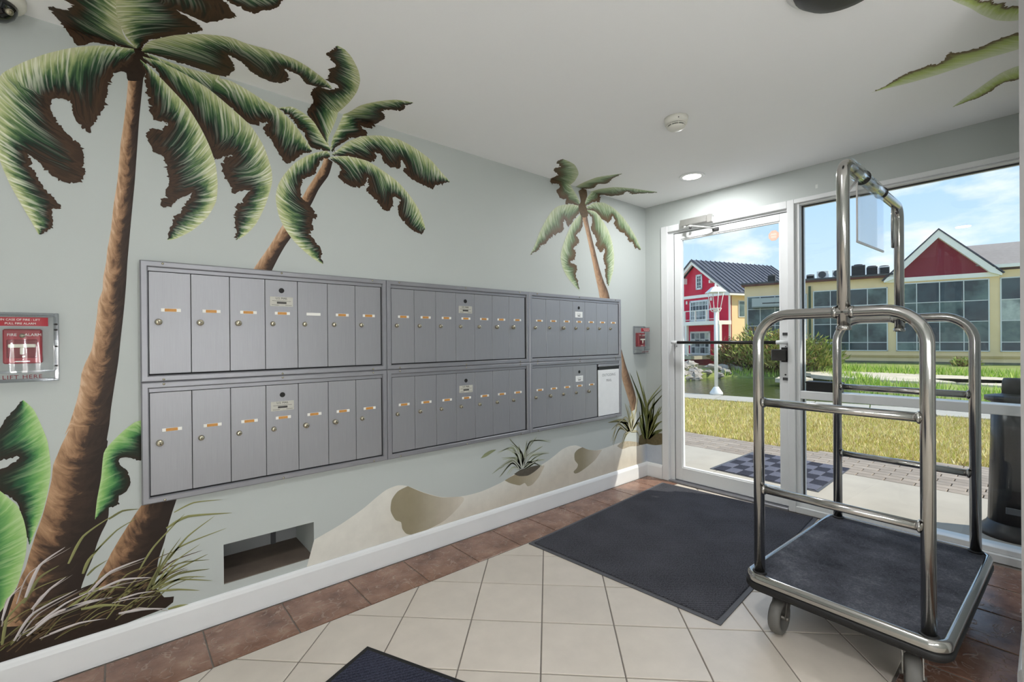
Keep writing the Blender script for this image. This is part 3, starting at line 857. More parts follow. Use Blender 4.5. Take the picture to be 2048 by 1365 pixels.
def catmull(pts, step):
    P = [np.array(p, float) for p in pts]
    if len(P) < 3:
        n = max(2, int(np.linalg.norm(P[-1] - P[0]) / step))
        return [P[0] + (P[-1] - P[0]) * i / n for i in range(n + 1)]
    out = []
    for i in range(len(P) - 1):
        p0 = P[max(i - 1, 0)]; p1 = P[i]; p2 = P[i + 1]; p3 = P[min(i + 2, len(P) - 1)]
        n = max(1, int(round(np.linalg.norm(p2 - p1) / step)))
        for k in range(n):
            t = k / n
            a = 0.5 * (2 * p1 + (p2 - p0) * t + (2 * p0 - 5 * p1 + 4 * p2 - p3) * t * t + (3 * p1 - p0 - 3 * p2 + p3) * t ** 3)
            lin_ = p1 + (p2 - p1) * t
            out.append(a * 0.7 + lin_ * 0.3)
    out.append(P[-1])
    return out


def seg_dist(Q, L):
    """distance and arclength of nearest point on polyline L for points Q (n,2)"""
    L = np.array(L)
    a = L[:-1]; b = L[1:]
    ab = b - a
    ll = np.maximum((ab ** 2).sum(1), 1e-12)
    cum = np.concatenate([[0], np.cumsum(np.sqrt(ll))])
    t = np.clip(((Q[:, None, :] - a[None]) * ab[None]).sum(2) / ll[None], 0, 1)
    d = np.sqrt((((a[None] + ab[None] * t[..., None]) - Q[:, None, :]) ** 2).sum(2))
    i = d.argmin(1)
    r_ = np.arange(len(Q))
    return d[r_, i], cum[i] + np.sqrt(ll)[i] * t[r_, i]


def inside(Q, poly):
    poly = np.array(poly)
    x, y = Q[:, 0], Q[:, 1]
    c = np.zeros(len(Q), bool)
    j = len(poly) - 1
    for i in range(len(poly)):
        xi, yi = poly[i]; xj, yj = poly[j]
        k = ((yi > y) != (yj > y)) & (x < (xj - xi) * (y - yi) / (yj - yi + 1e-15) + xi)
        c ^= k
        j = i
    return c


def painted(name, outline, mat_, parent, layer, uvf=None, colf=None, grid=0.014):
    """fills an outline drawn on the unfolded wall and folds it onto the real surfaces"""
    out = [np.array(p) for p in outline]
    clean = [out[0]]
    for p in out[1:]:
        if np.linalg.norm(p - clean[-1]) > 0.0006:
            clean.append(p)
    if np.linalg.norm(clean[0] - clean[-1]) < 0.0006:
        clean.pop()
    n = len(clean)
    A_ = np.array(clean)
    lo, hi = A_.min(0), A_.max(0)
    gx = np.arange(lo[0], hi[0], grid)
    gy = np.arange(lo[1], hi[1], grid)
    G_ = np.array(np.meshgrid(gx, gy)).reshape(2, -1).T + rng.uniform(-.3, .3, (len(gx) * len(gy), 2)) * grid
    if len(G_):
        G_ = G_[inside(G_, clean)]
    verts = [Vector((p[0], p[1])) for p in clean] + [Vector((p[0], p[1])) for p in G_]
    edges = [(i, (i + 1) % n) for i in range(n)]
    if lo[1] < H < hi[1]:
        b = len(verts)
        verts += [Vector((lo[0] - .05, H)), Vector((hi[0] + .05, H))]
        edges.append((b, b + 1))
    if lo[0] < 0 < hi[0]:
        b = len(verts)
        verts += [Vector((0, lo[1] - .05)), Vector((0, hi[1] + .05))]
        edges.append((b, b + 1))
    vo, eo, fo, *_ = delaunay_2d_cdt(verts, edges, [], 1, 1e-6)
    V2 = np.array([(p.x, p.y) for p in vo])
    cen = np.array([V2[list(t)].mean(0) for t in fo])
    keep = inside(cen, clean)
    fo = [t for t, k_ in zip(fo, keep) if k_]
    off = 0.00016 * layer + 0.0003
    l = root_loc(parent)
    V3 = []
    for p in V2:
        q = fold(p[0], p[1], off)
        V3.append((q[0] - l.x, q[1] - l.y, q[2] - l.z))
    me = bpy.data.meshes.new(name)
    me.from_pydata(V3, [], [tuple(t) for t in fo])
    me.materials.append(mat_)
    if uvf is not None:
        U_ = uvf(V2)
        uvl = me.uv_layers.new(name='paint')
        li = np.zeros(len(me.loops), int)
        me.loops.foreach_get('vertex_index', li)
        uvl.data.foreach_set('uv', U_[li].astype(np.float32).ravel())
    if colf is not None:
        c = np.ones((len(V2), 4), np.float32)
        c[:, :3] = colf(V2)
        at = me.color_attributes.new('Col', 'FLOAT_COLOR', 'POINT')
        at.data.foreach_set('color', c.ravel())
    me.update()
    return link(bpy.data.objects.new(name, me), parent)


def ragged(pts, amp, seed):
    g = np.random.default_rng(seed)
    out = [pts[0]]
    w_ = 0.0
    for i in range(1, len(pts) - 1):
        t = np.array(pts[i + 1]) - np.array(pts[i - 1])
        L_ = np.linalg.norm(t) + 1e-9
        nrm = np.array([-t[1], t[0]]) / L_
        w_ = .75 * w_ + g.normal(0, amp * .55)
        spike = g.uniform(1.0, 2.6) * amp * (1 if g.uniform() < .5 else -1) if g.uniform() < .16 else 0.0
        out.append(np.array(pts[i]) + nrm * (w_ + spike) + t / L_ * g.uniform(-amp, amp) * .5)
    out.append(pts[-1])
    return out


def mm(pts):
    return [(a / 1000.0, b / 1000.0) for a, b in pts]


def uvnodes(t):
    uv = t.nodes.new('ShaderNodeUVMap')
    uv.uv_map = 'paint'
    s = t.nodes.new('ShaderNodeSeparateXYZ')
    t.links.new(uv.outputs[0], s.inputs[0])
    return s


def math_(t, op, a, b):
    n = t.nodes.new('ShaderNodeMath')
    n.operation = op
    for i, x in enumerate((a, b)):
        if isinstance(x, (int, float)):
            n.inputs[i].default_value = x
        else:
            t.links.new(x, n.inputs[i])
    return n.outputs[0]


def stroke_noise(t, s, ks, kv, detail=3, seed=0.0):
    c = t.nodes.new('ShaderNodeCombineXYZ')
    t.links.new(math_(t, 'MULTIPLY', s.outputs[0], ks), c.inputs[0])
    t.links.new(math_(t, 'MULTIPLY', s.outputs[1], kv), c.inputs[1])
    c.inputs[2].default_value = seed
    return noise(t, c.outputs[0], 1.0, detail, 0.55)


def leaf_paint(name, stops, ks=75, hi=lin(222, 222, 196), amount=0.95, spread=0.55):
    m, t, bs = new_mat(name)
    s = uvnodes(t)
    n1 = stroke_noise(t, s, ks, 2.6, 4)
    v2 = math_(t, 'ADD', s.outputs[1], math_(t, 'MULTIPLY', math_(t, 'SUBTRACT', n1, 0.5), spread))
    rp = ramp(t, stops)
    t.links.new(v2, rp.inputs[0])
    n2 = stroke_noise(t, s, ks * 1.5, 1.1, 3, 5.0)
    fade = math_(t, 'SUBTRACT', 1.15, math_(t, 'MULTIPLY', s.outputs[1], 1.35))
    k = math_(t, 'MULTIPLY', math_(t, 'SUBTRACT', n2, 0.495), 7.0)
    k2 = t.nodes.new('ShaderNodeMath'); k2.operation = 'MULTIPLY'; k2.use_clamp = True
    kc = t.nodes.new('ShaderNodeClamp')
    t.links.new(k, kc.inputs[0])
    t.links.new(kc.outputs[0], k2.inputs[0])
    fc = t.nodes.new('ShaderNodeClamp')
    t.links.new(fade, fc.inputs[0])
    t.links.new(math_(t, 'MULTIPLY', fc.outputs[0], amount), k2.inputs[1])
    mx = t.nodes.new('ShaderNodeMixRGB')
    mx.inputs[2].default_value = hi
    t.links.new(k2.outputs[0], mx.inputs[0])
    t.links.new(rp.outputs[0], mx.inputs[1])
    t.links.new(mx.outputs[0], bs.inputs['Base Color'])
    bs.inputs['Roughness'].default_value = 0.5
    bs.inputs['Specular IOR Level'].default_value = 0.3
    return m


P_LEAF = leaf_paint('palm_frond_paint', [(0.0, lin(198, 200, 158)), (0.10, lin(186, 194, 140)), (0.24, lin(150, 164, 112)), (0.40, lin(82, 112, 70)), (0.56, lin(38, 70, 46)), (0.71, lin(20, 36, 25)), (0.80, lin(42, 30, 20)), (0.9, lin(70, 49, 31)), (1.0, lin(58, 40, 26))], ks=60, hi=lin(232, 232, 212), spread=0.8)
P_PALE = leaf_paint('pale_frond_paint', [(0.0, lin(194, 200, 168)), (0.14, lin(176, 188, 148)), (0.34, lin(146, 164, 124)), (0.54, lin(106, 128, 94)), (0.70, lin(86, 94, 66)), (0.85, lin(98, 80, 58)), (1.0, lin(92, 72, 52))], ks=60, hi=lin(216, 222, 202), amount=0.95, spread=0.7)
P_CEIL = leaf_paint('ceiling_frond_paint', [(0.0, lin(214, 222, 192)), (0.3, lin(196, 208, 160)), (0.55, lin(180, 198, 116)), (0.78, lin(156, 170, 98)), (0.92, lin(110, 96, 66)), (1.0, lin(104, 88, 64))], ks=60, hi=lin(226, 230, 206), amount=0.6, spread=0.35)
P_BROAD = leaf_paint('broad_leaf_paint', [(0.0, lin(176, 204, 140)), (0.18, lin(138, 184, 106)), (0.42, lin(84, 142, 78)), (0.60, lin(34, 88, 54)), (0.76, lin(22, 40, 26)), (1.0, lin(40, 28, 18))], ks=55, hi=lin(196, 218, 164), amount=0.5, spread=0.4)


def bark_paint(name, stops):
    m, t, bs = new_mat(name)
    s = uvnodes(t)
    dv = math_(t, 'SUBTRACT', s.outputs[1], 0.45)
    arc = math_(t, 'ADD', s.outputs[0], math_(t, 'MULTIPLY', math_(t, 'MULTIPLY', dv, dv), 0.22))
    c = t.nodes.new('ShaderNodeCombineXYZ')
    t.links.new(math_(t, 'MULTIPLY', arc, 26.0), c.inputs[0])
    t.links.new(math_(t, 'MULTIPLY', s.outputs[1], 2.2), c.inputs[1])
    n = t.nodes.new('ShaderNodeTexNoise')
    n.inputs['Scale'].default_value = 1.0
    n.inputs['Detail'].default_value = 6
    n.inputs['Roughness'].default_value = 0.62
    n.inputs['Distortion'].default_value = 0.6
    t.links.new(c.outputs[0], n.inputs['Vector'])
    v2 = math_(t, 'ADD', s.outputs[1], math_(t, 'MULTIPLY', math_(t, 'SUBTRACT', n.outputs[0], 0.5), 1.15))
    low = t.nodes.new('ShaderNodeClamp')
    low.inputs['Max'].default_value = 0.3
    t.links.new(math_(t, 'MULTIPLY', math_(t, 'SUBTRACT', s.outputs[0], 1.5), 0.5), low.inputs[0])
    v2 = math_(t, 'ADD', v2, low.outputs[0])
    rp = ramp(t, stops)
    t.links.new(v2, rp.inputs[0])
    t.links.new(rp.outputs[0], bs.inputs['Base Color'])
    bs.inputs['Roughness'].default_value = 0.5
    bs.inputs['Specular IOR Level'].default_value = 0.3
    return m


P_BARK = bark_paint('palm_bark_paint', [(0.0, lin(212, 178, 148)), (0.16, lin(186, 148, 114)), (0.36, lin(152, 116, 86)), (0.52, lin(112, 84, 62)), (0.66, lin(64, 47, 36)), (1.0, lin(42, 31, 25))])
P_BARK2 = bark_paint('pale_bark_paint', [(0.0, lin(188, 156, 126)), (0.3, lin(170, 136, 106)), (0.6, lin(138, 108, 84)), (0.85, lin(100, 80, 64)), (1.0, lin(90, 72, 58))])
P_DARK = plain('dark_crown_paint', (44, 30, 20), 0.55, spec=0.3, var=0.35, vscale=40)
P_FLAT = attr_mat('flat_paint', 0.55, 0.06, 14)
P_SOIL = attr_mat('soil_paint', 0.55, 0.22, 40)


def frond(parent, fr_, m, layer, seed, name='frond', amp=0.0034, lean=0.9):
    up = catmull(mm(fr_[0]), 0.012)
    lo = ragged(catmull(mm(fr_[1]), 0.005), amp, seed)
    poly = list(up) + list(lo)[::-1]

    def uvf(V):
        d1, s = seg_dist(V, up)
        d2, _ = seg_dist(V, lo)
        v_ = d1 / np.maximum(d1 + d2, 1e-5)
        return np.stack([s - lean * d1 + seed * 0.73, v_], 1)
    return painted(name, poly, m, parent, layer, uvf)


def trunk(parent, tr, m, layer, seed, name='trunk'):
    l_ = catmull(mm(tr[0]), 0.02)
    r_ = catmull(mm(tr[1]), 0.02)

    def uvf(V):
        d1, s = seg_dist(V, l_)
        d2, _ = seg_dist(V, r_)
        return np.stack([s + seed, d1 / np.maximum(d1 + d2, 1e-5)], 1)
    return painted(name, list(l_) + list(r_)[::-1], m, parent, layer, uvf)


def blades(name, lst, col, parent, layer, width=0.008, seed=1, var=0.25):
    """a tuft of tapered painted blades on the unfolded wall, one mesh"""
    g = np.random.default_rng(seed)
    V = []; F_ = []; Cc_ = []
    off = 0.00016 * layer + 0.0003
    l = root_loc(parent)
    c0 = np.array(lin(*col)[:3])
    for b in lst:
        p = catmull(mm(b), 0.012)
        n = len(p)
        w_ = width * g.uniform(.7, 1.25)
        cc = c0 * g.uniform(1 - var, 1 + var)
        base = len(V)
        for i, q in enumerate(p):
            a = p[max(i - 1, 0)]; c = p[min(i + 1, n - 1)]
            t = np.array(c) - np.array(a)
            t /= np.linalg.norm(t) + 1e-9
            nr = np.array([-t[1], t[0]])
            k = i / (n - 1)
            ww = w_ * (min(1, .45 + k * 1.8) * (1 - k) ** .7 + .05)
            for s_ in (-1, 1):
                e = np.array(q) + nr * s_ * ww * .5
                f3 = fold(e[0], e[1], off)
                V.append((f3[0] - l.x, f3[1] - l.y, f3[2] - l.z))
                Cc_.append(tuple(cc * (1 + .25 * s_)) + (1,))
        for i in range(n - 1):
            F_.append((base + 2 * i, base + 2 * i + 1, base + 2 * i + 3, base + 2 * i + 2))
    me = bpy.data.meshes.new(name)
    me.from_pydata(V, [], F_)
    me.materials.append(P_FLAT)
    at = me.color_attributes.new('Col', 'FLOAT_COLOR', 'POINT')
    at.data.foreach_set('color', np.array(Cc_, np.float32).ravel())
    me.update()
    o = link(bpy.data.objects.new(name, me), parent)
    o['kind'] = 'stuff'
    return o


def flatcol(c):
    a = np.array(lin(*c)[:3])
    return lambda V: np.tile(a, (len(V), 1))


# ---- the sand dunes along the baseboard
du = thing('painted_sand_dunes', 'painted beige sand dunes with curling crests along the baseboard under the mailboxes', 'mural', (-1.6, 0, 0.12))
top = catmull(mm(MURAL['dune']), 0.015)
poly = list(top) + [(0.152, 0.123), (-2.9, 0.123)]
sandA, sandB, blue = (np.array(lin(*c)[:3]) for c in ((224, 221, 212), (208, 199, 184), (186, 194, 204)))


def dune_col(V):
    d, _ = seg_dist(V, top)
    k = np.clip(d / 0.16, 0, 1)[:, None]
    c = sandA * (1 - k) + sandB * k
    k2 = np.clip((-2.0 - V[:, 0]) / 0.6, 0, 1)[:, None]
    c = c * (1 - k2 * .9) + sandA * k2 * .9
    k3 = np.clip((V[:, 0] + 0.10) / 0.08, 0, 1)[:, None]
    return c * (1 - k3) + blue * k3


painted('sand_dune', poly, P_FLAT, du, 0, None, dune_col, 0.03)


def shade_col(V, c0, c1, x0, x1):
    k = np.clip((V[:, 0] - x0) / (x1 - x0), 0, 1)[:, None] ** 1.2
    return np.array(lin(*c0)[:3]) * (1 - k) + np.array(lin(*c1)[:3]) * k


for key, c0, c1 in (('sh1', (152, 142, 118), (212, 204, 190)), ('sh2', (148, 138, 114), (210, 201, 186)), ('sh3', (158, 147, 122), (206, 196, 178))):
    pl = catmull(mm(MURAL[key]) + mm(MURAL[key])[:1], 0.012)
    xs2 = [p[0] for p in pl]
    a_, b_ = min(xs2), max(xs2)
    painted('dune_shadow', pl, P_FLAT, du, 1, None, (lambda V, a_=a_, b_=b_, c0=c0, c1=c1: shade_col(V, c0, c1, a_ + .25 * (b_ - a_), b_)), 0.02)

tf = thing('painted_grass_tuft', 'painted spidery grass tuft growing on the dune below the middle mailboxes', 'mural', (-1.55, 0, 0.25))
painted('soil', catmull(mm(MURAL['soil1']) + mm(MURAL['soil1'])[:1], .01), P_SOIL, tf, 2, None, flatcol((92, 86, 76)), .02)
more = [[(a + random.randint(-14, 14), b + random.randint(-12, 12)) if i else (a, b) for i, (a, b) in enumerate(bl_)] for bl_ in MURAL['tuft1']]
blades('blades', MURAL['tuft1'] + more, (156, 162, 136), tf, 4, .014, 3, .3)
blades('light_blades', MURAL['tuft1'][1::2], (206, 209, 196), tf, 5, .006, 4, .1)
pl = catmull(mm(MURAL['leaf1']) + mm(MURAL['leaf1'])[:1], .01)
painted('loose_leaf', pl, P_FLAT, tf, 4, None, flatcol((140, 146, 112)), .02)
tf = thing('painted_grass_tuft', 'painted pale grass tuft at the foot of the small palm in the sunny patch', 'mural', (-0.25, 0, 0.35))
painted('soil', catmull(mm(MURAL['soil3']) + mm(MURAL['soil3'])[:1], .01), P_SOIL, tf, 2, None, flatcol((184, 172, 150)), .02)
more = [[(a + random.randint(-30, 30), b + random.randint(-20, 20)) if i else (a, b) for i, (a, b) in enumerate(bl_)] for bl_ in MURAL['tuft2']]
blades('blades', MURAL['tuft2'] + more, (150, 146, 104), tf, 4, .020, 5, .25)
blades('light_blades', MURAL['tuft2'][1::2], (208, 202, 174), tf, 5, .010, 6, .1)
tf = thing('painted_grass_tuft', 'painted tall green grass clump wrapping the room corner beside the door', 'mural', (-0.02, 0, 0.35))
more = [[(a + random.randint(-25, 25), b + random.randint(-40, 20)) if i else (a, b) for i, (a, b) in enumerate(bl_)] for bl_ in MURAL['tuft3']]
painted('soil', catmull(mm(MURAL['soil2']) + mm(MURAL['soil2'])[:1], .01), P_SOIL, tf, 2, None, flatcol((104, 94, 68)), .02)
blades('blades', MURAL['tuft3'] + more, (108, 114, 66), tf, 6, .026, 7, .35)
blades('light_blades', MURAL['tuft3'][::2], (150, 150, 96), tf, 7, .010, 8, .2)

# ---- palm 3 (small, over the right mailboxes)
p3 = thing('painted_palm_tree', 'small painted palm tree above the right-hand mailboxes, nearest the door', 'mural', (-0.45, 0, 1.5))
trunk(p3, MURAL['P3']['trunk'], P_BARK2, 2, 0.1)
trunk(p3, MURAL['P3']['low'], P_BARK2, 3, 0.6, 'lower_trunk')
for i, f_ in enumerate(MURAL['P3']['fronds']):
    frond(p3, f_, P_PALE, 3 + i * .5, 40 + i, amp=0.004)
painted('crown', catmull(mm(MURAL['P3']['crown']) + mm(MURAL['P3']['crown'])[:1], .01), plain('brown_crown_paint', (92, 74, 50), .55, spec=.3, var=.3, vscale=40), p3, 7)
# ---- palm 2 (leaning, middle)
p2 = thing('painted_palm_tree', 'leaning painted palm tree of middle size between the tall palm and small palm', 'mural', (-2.9, 0, 1.5))
trunk(p2, MURAL['P2']['trunk'], P_BARK, 2, 0.35)
trunk(p2, MURAL['P2']['low'], P_BARK, 2, 5.1, 'lower_trunk')
for i, f_ in enumerate(MURAL['P2']['fronds']):
    frond(p2, f_, P_LEAF, 3 + i * .5, 20 + i)
# ---- palm 1 (tall, left)
p1 = thing('painted_palm_tree', 'tall painted palm tree at the left reaching from the baseboard up onto the ceiling', 'mural', (-3.8, 0, 0.13))
painted('ground_shadow', catmull(mm(MURAL['ground']) + mm(MURAL['ground'])[:1], .02), P_SOIL, p1, 1, None, flatcol((46, 35, 28)), .03)
trunk(p1, MURAL['P1']['trunk'], P_BARK, 4, 0.2)
painted('crown', catmull(mm(MURAL['P1']['crown']) + mm(MURAL['P1']['crown'])[:1], .01), P_DARK, p1, 5)
for i, f_ in enumerate(MURAL['P1']['fronds']):
    frond(p1, f_, P_LEAF, 6 + i * .5, i + 1)
for i, (f_, lb) in enumerate(zip(MURAL['leaves'], ('painted broad green leaf left of the tall palm trunk, below the alarm', 'painted rounded broad leaf at the lower left foot of the tall palm', 'painted curled broad leaf between the tall palm trunk and mailboxes'))):
    t_ = thing('painted_leaf', lb, 'mural', (mm(f_[0])[0][0], 0, mm(f_[0])[-1][1]))
    frond(t_, f_, P_BROAD, 7 + i * .4, 60 + i, 'leaf_blade', 0.0015, 0.5)
tf = thing('painted_grass_tuft', 'painted long olive and white grass around the foot of the tall palm', 'mural', (-3.5, 0, 0.13))
strokes = []
for i in range(70):
    a_ = random.uniform(-3930, -3480)
    b_ = 165 + (a_ + 3930) * .02 + random.uniform(-25, 90)
    l_ = random.uniform(70, 190)
    up_ = random.uniform(.35, 1.1)
    strokes.append([(int(a_), int(b_)), (int(a_ + l_ * .45), int(b_ + l_ * .5 * up_)), (int(a_ + l_), int(b_ + l_ * .62 * up_))])
blades('dark_strokes', strokes[:40], (92, 74, 52), tf, 8, .007, 19, .3)
blades('olive_strokes', strokes[40:], (120, 116, 74), tf, 8.5, .006, 29, .3)
blades('blades', MURAL['olive'], (128, 128, 84), tf, 9, .011, 9, .3)
blades('light_blades', MURAL['white'], (196, 188, 186), tf, 10, .011, 10, .08)
blades('thin_light_blades', [[(a + random.randint(-25, 25), b + random.randint(-22, 14)) for (a, b) in bl_] for bl_ in MURAL['white'][:10]], (172, 162, 156), tf, 9.5, .006, 12, .12)
# ---- fronds on the ceiling near the window
for f_, lb in zip(MURAL['PC']['fronds'], ('long painted palm frond on the ceiling, the middle one at the upper right', 'short painted palm frond on the ceiling nearest the window header', 'painted palm frond on the ceiling cut off by the top right corner')):
    q_ = mm(f_[0])[-1]
    t_ = thing('painted_frond', lb, 'mural', fold(q_[0], q_[1], 0))
    frond(t_, f_, P_CEIL, 1, 80 + int(abs(f_[0][0][0])) % 7, 'frond', 0.004)

# ================================================================== MAILBOXES
UX = [(-3.523, -2.488), (-2.487, -1.444), (-1.443, -0.408)]
UZ = [(1.0635, 1.548), (0.578, 1.0630)]
NAMES = {(0, 0): 'aluminium mailbox unit at upper left, beside the tall painted palm trunk',
         (1, 0): 'aluminium mailbox unit in the middle of the upper row',
         (2, 0): 'aluminium mailbox unit at upper right with white plate, under the small painted palm',
         (0, 1): 'aluminium mailbox unit at lower left, above the wall recess',
         (1, 1): 'aluminium mailbox unit in the middle of the lower row',
         (2, 1): 'aluminium mailbox unit at lower right with the white outgoing mail door'}
FACE = (R(90), 0, 0)
DW, DZ0, DZ1 = 0.1377, 0.0315, 0.4415


def door_mesh(w_):
    return MB().bbox(0, w_, -0.0255, -0.020, DZ0, DZ1, .0012)


d_me = door_mesh(DW).build('mailbox_door', M['steel'])
lock_me = MB()
lock_me.lathe([(0.0115, 0), (0.0115, 0.003), (0.0095, 0.004), (0.0095, 0.011), (0.008, 0.013), (0, 0.0132)], 16, (0, 0, 0), Matrix.Rotation(R(90), 3, 'X'))
lock_me.mat(1).box(-0.0012, 0.0012, -0.0137, -0.0128, -0.005, 0.005)
lock_me = lock_me.build('lock', [M['lock_metal'], M['keyhole']])
knob_me = MB()
knob_me.lathe([(0.0125, 0), (0.0125, 0.003), (0.0105, 0.005), (0.0125, 0.010), (0.0125, 0.016), (0.010, 0.019), (0, 0.0195)], 18, (0, 0, 0), Matrix.Rotation(R(90), 3, 'X'))
knob_me.mat(1).box(-0.0012, 0.0012, -0.0200, -0.0188, -0.005, 0.005)
knob_me = knob_me.build('lock', [M['lock_metal'], M['keyhole']])
lab_me = MB().bbox(-0.033, 0.033, -0.0018, 0, -0.0068, 0.0068, .0008).build('name_holder', M['label_white'])
ins_me = MB().bbox(-0.0205, 0.0185, -0.0026, -0.0016, -0.0058, 0.0058, .0004).build('name_insert', M['label_brown'])
mst_me = MB()
mst_me.lathe([(0.0115, 0), (0.0115, 0.0015), (0.009, 0.002), (0.006, 0.001), (0, 0.001)], 18, (0, 0, 0), Matrix.Rotation(R(90), 3, 'X'))
mst_me = mst_me.build('master_lock', M['keyhole'])
pl_me = MB().bbox(-0.0495, 0.0495, -0.001, 0, -0.022, 0.022, .0004).build('mail_plate', M['plate'])
plw_me = MB().bbox(-0.042, 0.042, -0.001, 0, -0.022, 0.022, .0004).build('mail_plate', M['plate_white'])
plb_me = MB()
plb_me.box(-0.02, 0.021, -0.0016, -0.0008, -0.010, -0.001)
plb_me.box(-0.042, -0.012, -0.0014, -0.0008, -0.0165, -0.0150)
plb_me.box(0.016, 0.044, -0.0014, -0.0008, -0.0165, -0.0150)
plb_me.box(-0.040, 0.040, -0.0014, -0.0008, 0.0022, 0.0036)
plb_me = plb_me.build('plate_print', M['ink'])
scr_me = MB().lathe([(0.0048, 0), (0.0045, .0015), (0.003, .003), (0, .0034)], 10, (0, 0, 0), Matrix.Rotation(R(90), 3, 'X')).build('screw', M['lock_metal'])
protos = [d_me, lock_me, knob_me, lab_me, ins_me, mst_me, pl_me, plw_me, plb_me, scr_me]
KNOBS = {(0, 0): (0, 1, 2), (0, 1): (0, 4, 5), (1, 0): (5, 6), (2, 0): (2,), (2, 1): (1, 4), (1, 1): ()}
for (ci, ri), lb in NAMES.items():
    x0, x1 = UX[ci]
    z0, z1 = UZ[ri]
    W, Hh = x1 - x0, z1 - z0
    u = thing('mailbox_unit', lb, 'mailbox', (x0, 0, z0), 0, 'wall mailboxes')
    MB().box(0.008, W - .008, -0.019, -0.0001, 0.008, Hh - .008).build('back_box', M['gap_dark'], u)
    fw, fy = 0.0255, -0.034
    # mitred frame bars with a raised lip
    def bar(p, q, inn):
        # p,q outer corners (x,z); inn inner corners
        (ax, az), (bx, bz) = p, q
        (cx, cz), (dx, dz) = inn
        v = [(ax, 0, az), (bx, 0, bz), (dx, 0, dz), (cx, 0, cz), (ax, fy + .004, az), (bx, fy + .004, bz), (dx, fy + .006, dz), (cx, fy + .006, cz)]
        k_ = 0.16
        def mixp(a, b, t):
            return (a[0] + (b[0] - a[0]) * t, a[1] + (b[1] - a[1]) * t)
        a1, b1 = mixp((ax, az), (cx, cz), k_), mixp((bx, bz), (dx, dz), k_)
        c1, d1 = mixp((cx, cz), (ax, az), k_), mixp((dx, dz), (bx, bz), k_)
        v += [(a1[0], fy, a1[1]), (b1[0], fy, b1[1]), (d1[0], fy, d1[1]), (c1[0], fy, c1[1])]
        f = [(0, 1, 5, 4), (1, 2, 6, 5), (2, 3, 7, 6), (3, 0, 4, 7), (4, 5, 9, 8), (5, 6, 10, 9), (6, 7, 11, 10), (7, 4, 8, 11), (8, 9, 10, 11), (3, 2, 1, 0)]
        MB().add(v, f).build('frame_bar', M['steel_frame'], u)
    g = .0006
    bar((g, Hh - g), (W - g, Hh - g), ((fw, Hh - fw), (W - fw, Hh - fw)))
    bar((W - g, g), (g, g), ((W - fw, fw), (fw, fw)))
    bar((g, g), (g, Hh - g), ((fw, fw), (fw, Hh - fw)))
    bar((W - g, Hh - g), (W - g, g), ((W - fw, Hh - fw), (W - fw, fw)))
    for sx_ in (0.073, 0.515, 0.956):
        for sz_ in (Hh - 0.0095, 0.0085):
            copy_part(scr_me, u, (sx_, fy, sz_))
    # thin upper lip over the doors
    MB().bbox(fw, W - fw, -0.0265, -0.019, 0.4435, Hh - fw, .001).build('upper_lip', M['steel_frame'], u)
    out_unit = (ci, ri) == (2, 1)
    nd = 5 if out_unit else 7
    base = 0.0275 if ci != 1 else 0.029
    for j in range(nd):
        dx = base + 0.1397 * j
        dr = copy_part(d_me, u, (dx, 0, 0))
        if not ((ci, ri) == (0, 0) and j == 4):
            h_ = copy_part(lab_me, dr, (0.0715, -0.0255, 0.2885))
            i_ = copy_part(ins_me, dr, (0.0715, -0.0255, 0.2885))
        else:
            copy_part(lab_me, dr, (0.0715, -0.0255, 0.2885))
        copy_part(knob_me if j in KNOBS[ci, ri] else lock_me, dr, (0.0305, -0.0255, 0.2395))
        if j == 3:
            copy_part(mst_me, dr, (0.0685, -0.0255, 0.3945))
            if ci == 2:
                copy_part(plw_me, dr, (0.0685, -0.0255, 0.343))
                text('plate_text', 'U.S. MAIL', 0.010, M['ink_grey'], dr, (0.0685, -0.0268, 0.346), FACE)
                MB().box(0.053, 0.084, -0.0270, -0.0263, 0.3305, 0.3365).build('plate_print', M['ink'], dr)
            else:
                copy_part(pl_me, dr, (0.0685, -0.0255, 0.343))
                copy_part(plb_me, dr, (0.0685, -0.0255, 0.343))
                text('plate_text', 'U.S. MAIL', 0.0125, M['ink'], dr, (0.0685, -0.0268, 0.3575), FACE)
    if out_unit:
        ox0, ox1 = 0.7385, 1.0065
        dm = MB().bbox(ox0, ox1, -0.0275, -0.019, 0.030, 0.396, .0015).build('outgoing_mail_door', M['paper'], u)
        MB().box(ox0 + .004, ox1 - .006, -0.0282, -0.0270, 0.398, 0.420).build('mail_slot', M['black'], u)
        MB().bbox(ox0 - .004, ox1 + .004, -0.036, -0.019, 0.421, 0.441, .004).build('slot_hood', M['steel_frame'], u)
        text('door_text', 'OUTGOING', 0.030, M['ink_grey'], dm, (0.872, -0.0280, 0.352), FACE, 1.1)
        text('door_text', 'MAIL', 0.030, M['ink_grey'], dm, (0.872, -0.0280, 0.308), FACE, 1.1)
    if (ci, ri) == (1, 0):
        # faint handwriting on the top frame bar
        k = MB()
        for q_ in range(26):
            k.tube([(0.245 + q_ * .0065, -0.0342, Hh - 0.0135 + rng.uniform(-.005, .005)), (0.249 + q_ * .0065, -0.0342, Hh - 0.0135 + rng.uniform(-.005, .005))], .0007, 4)
        k.build('pencil_scribble', M['ink_grey'], u)
for p_ in protos:
    bpy.data.objects.remove(p_)

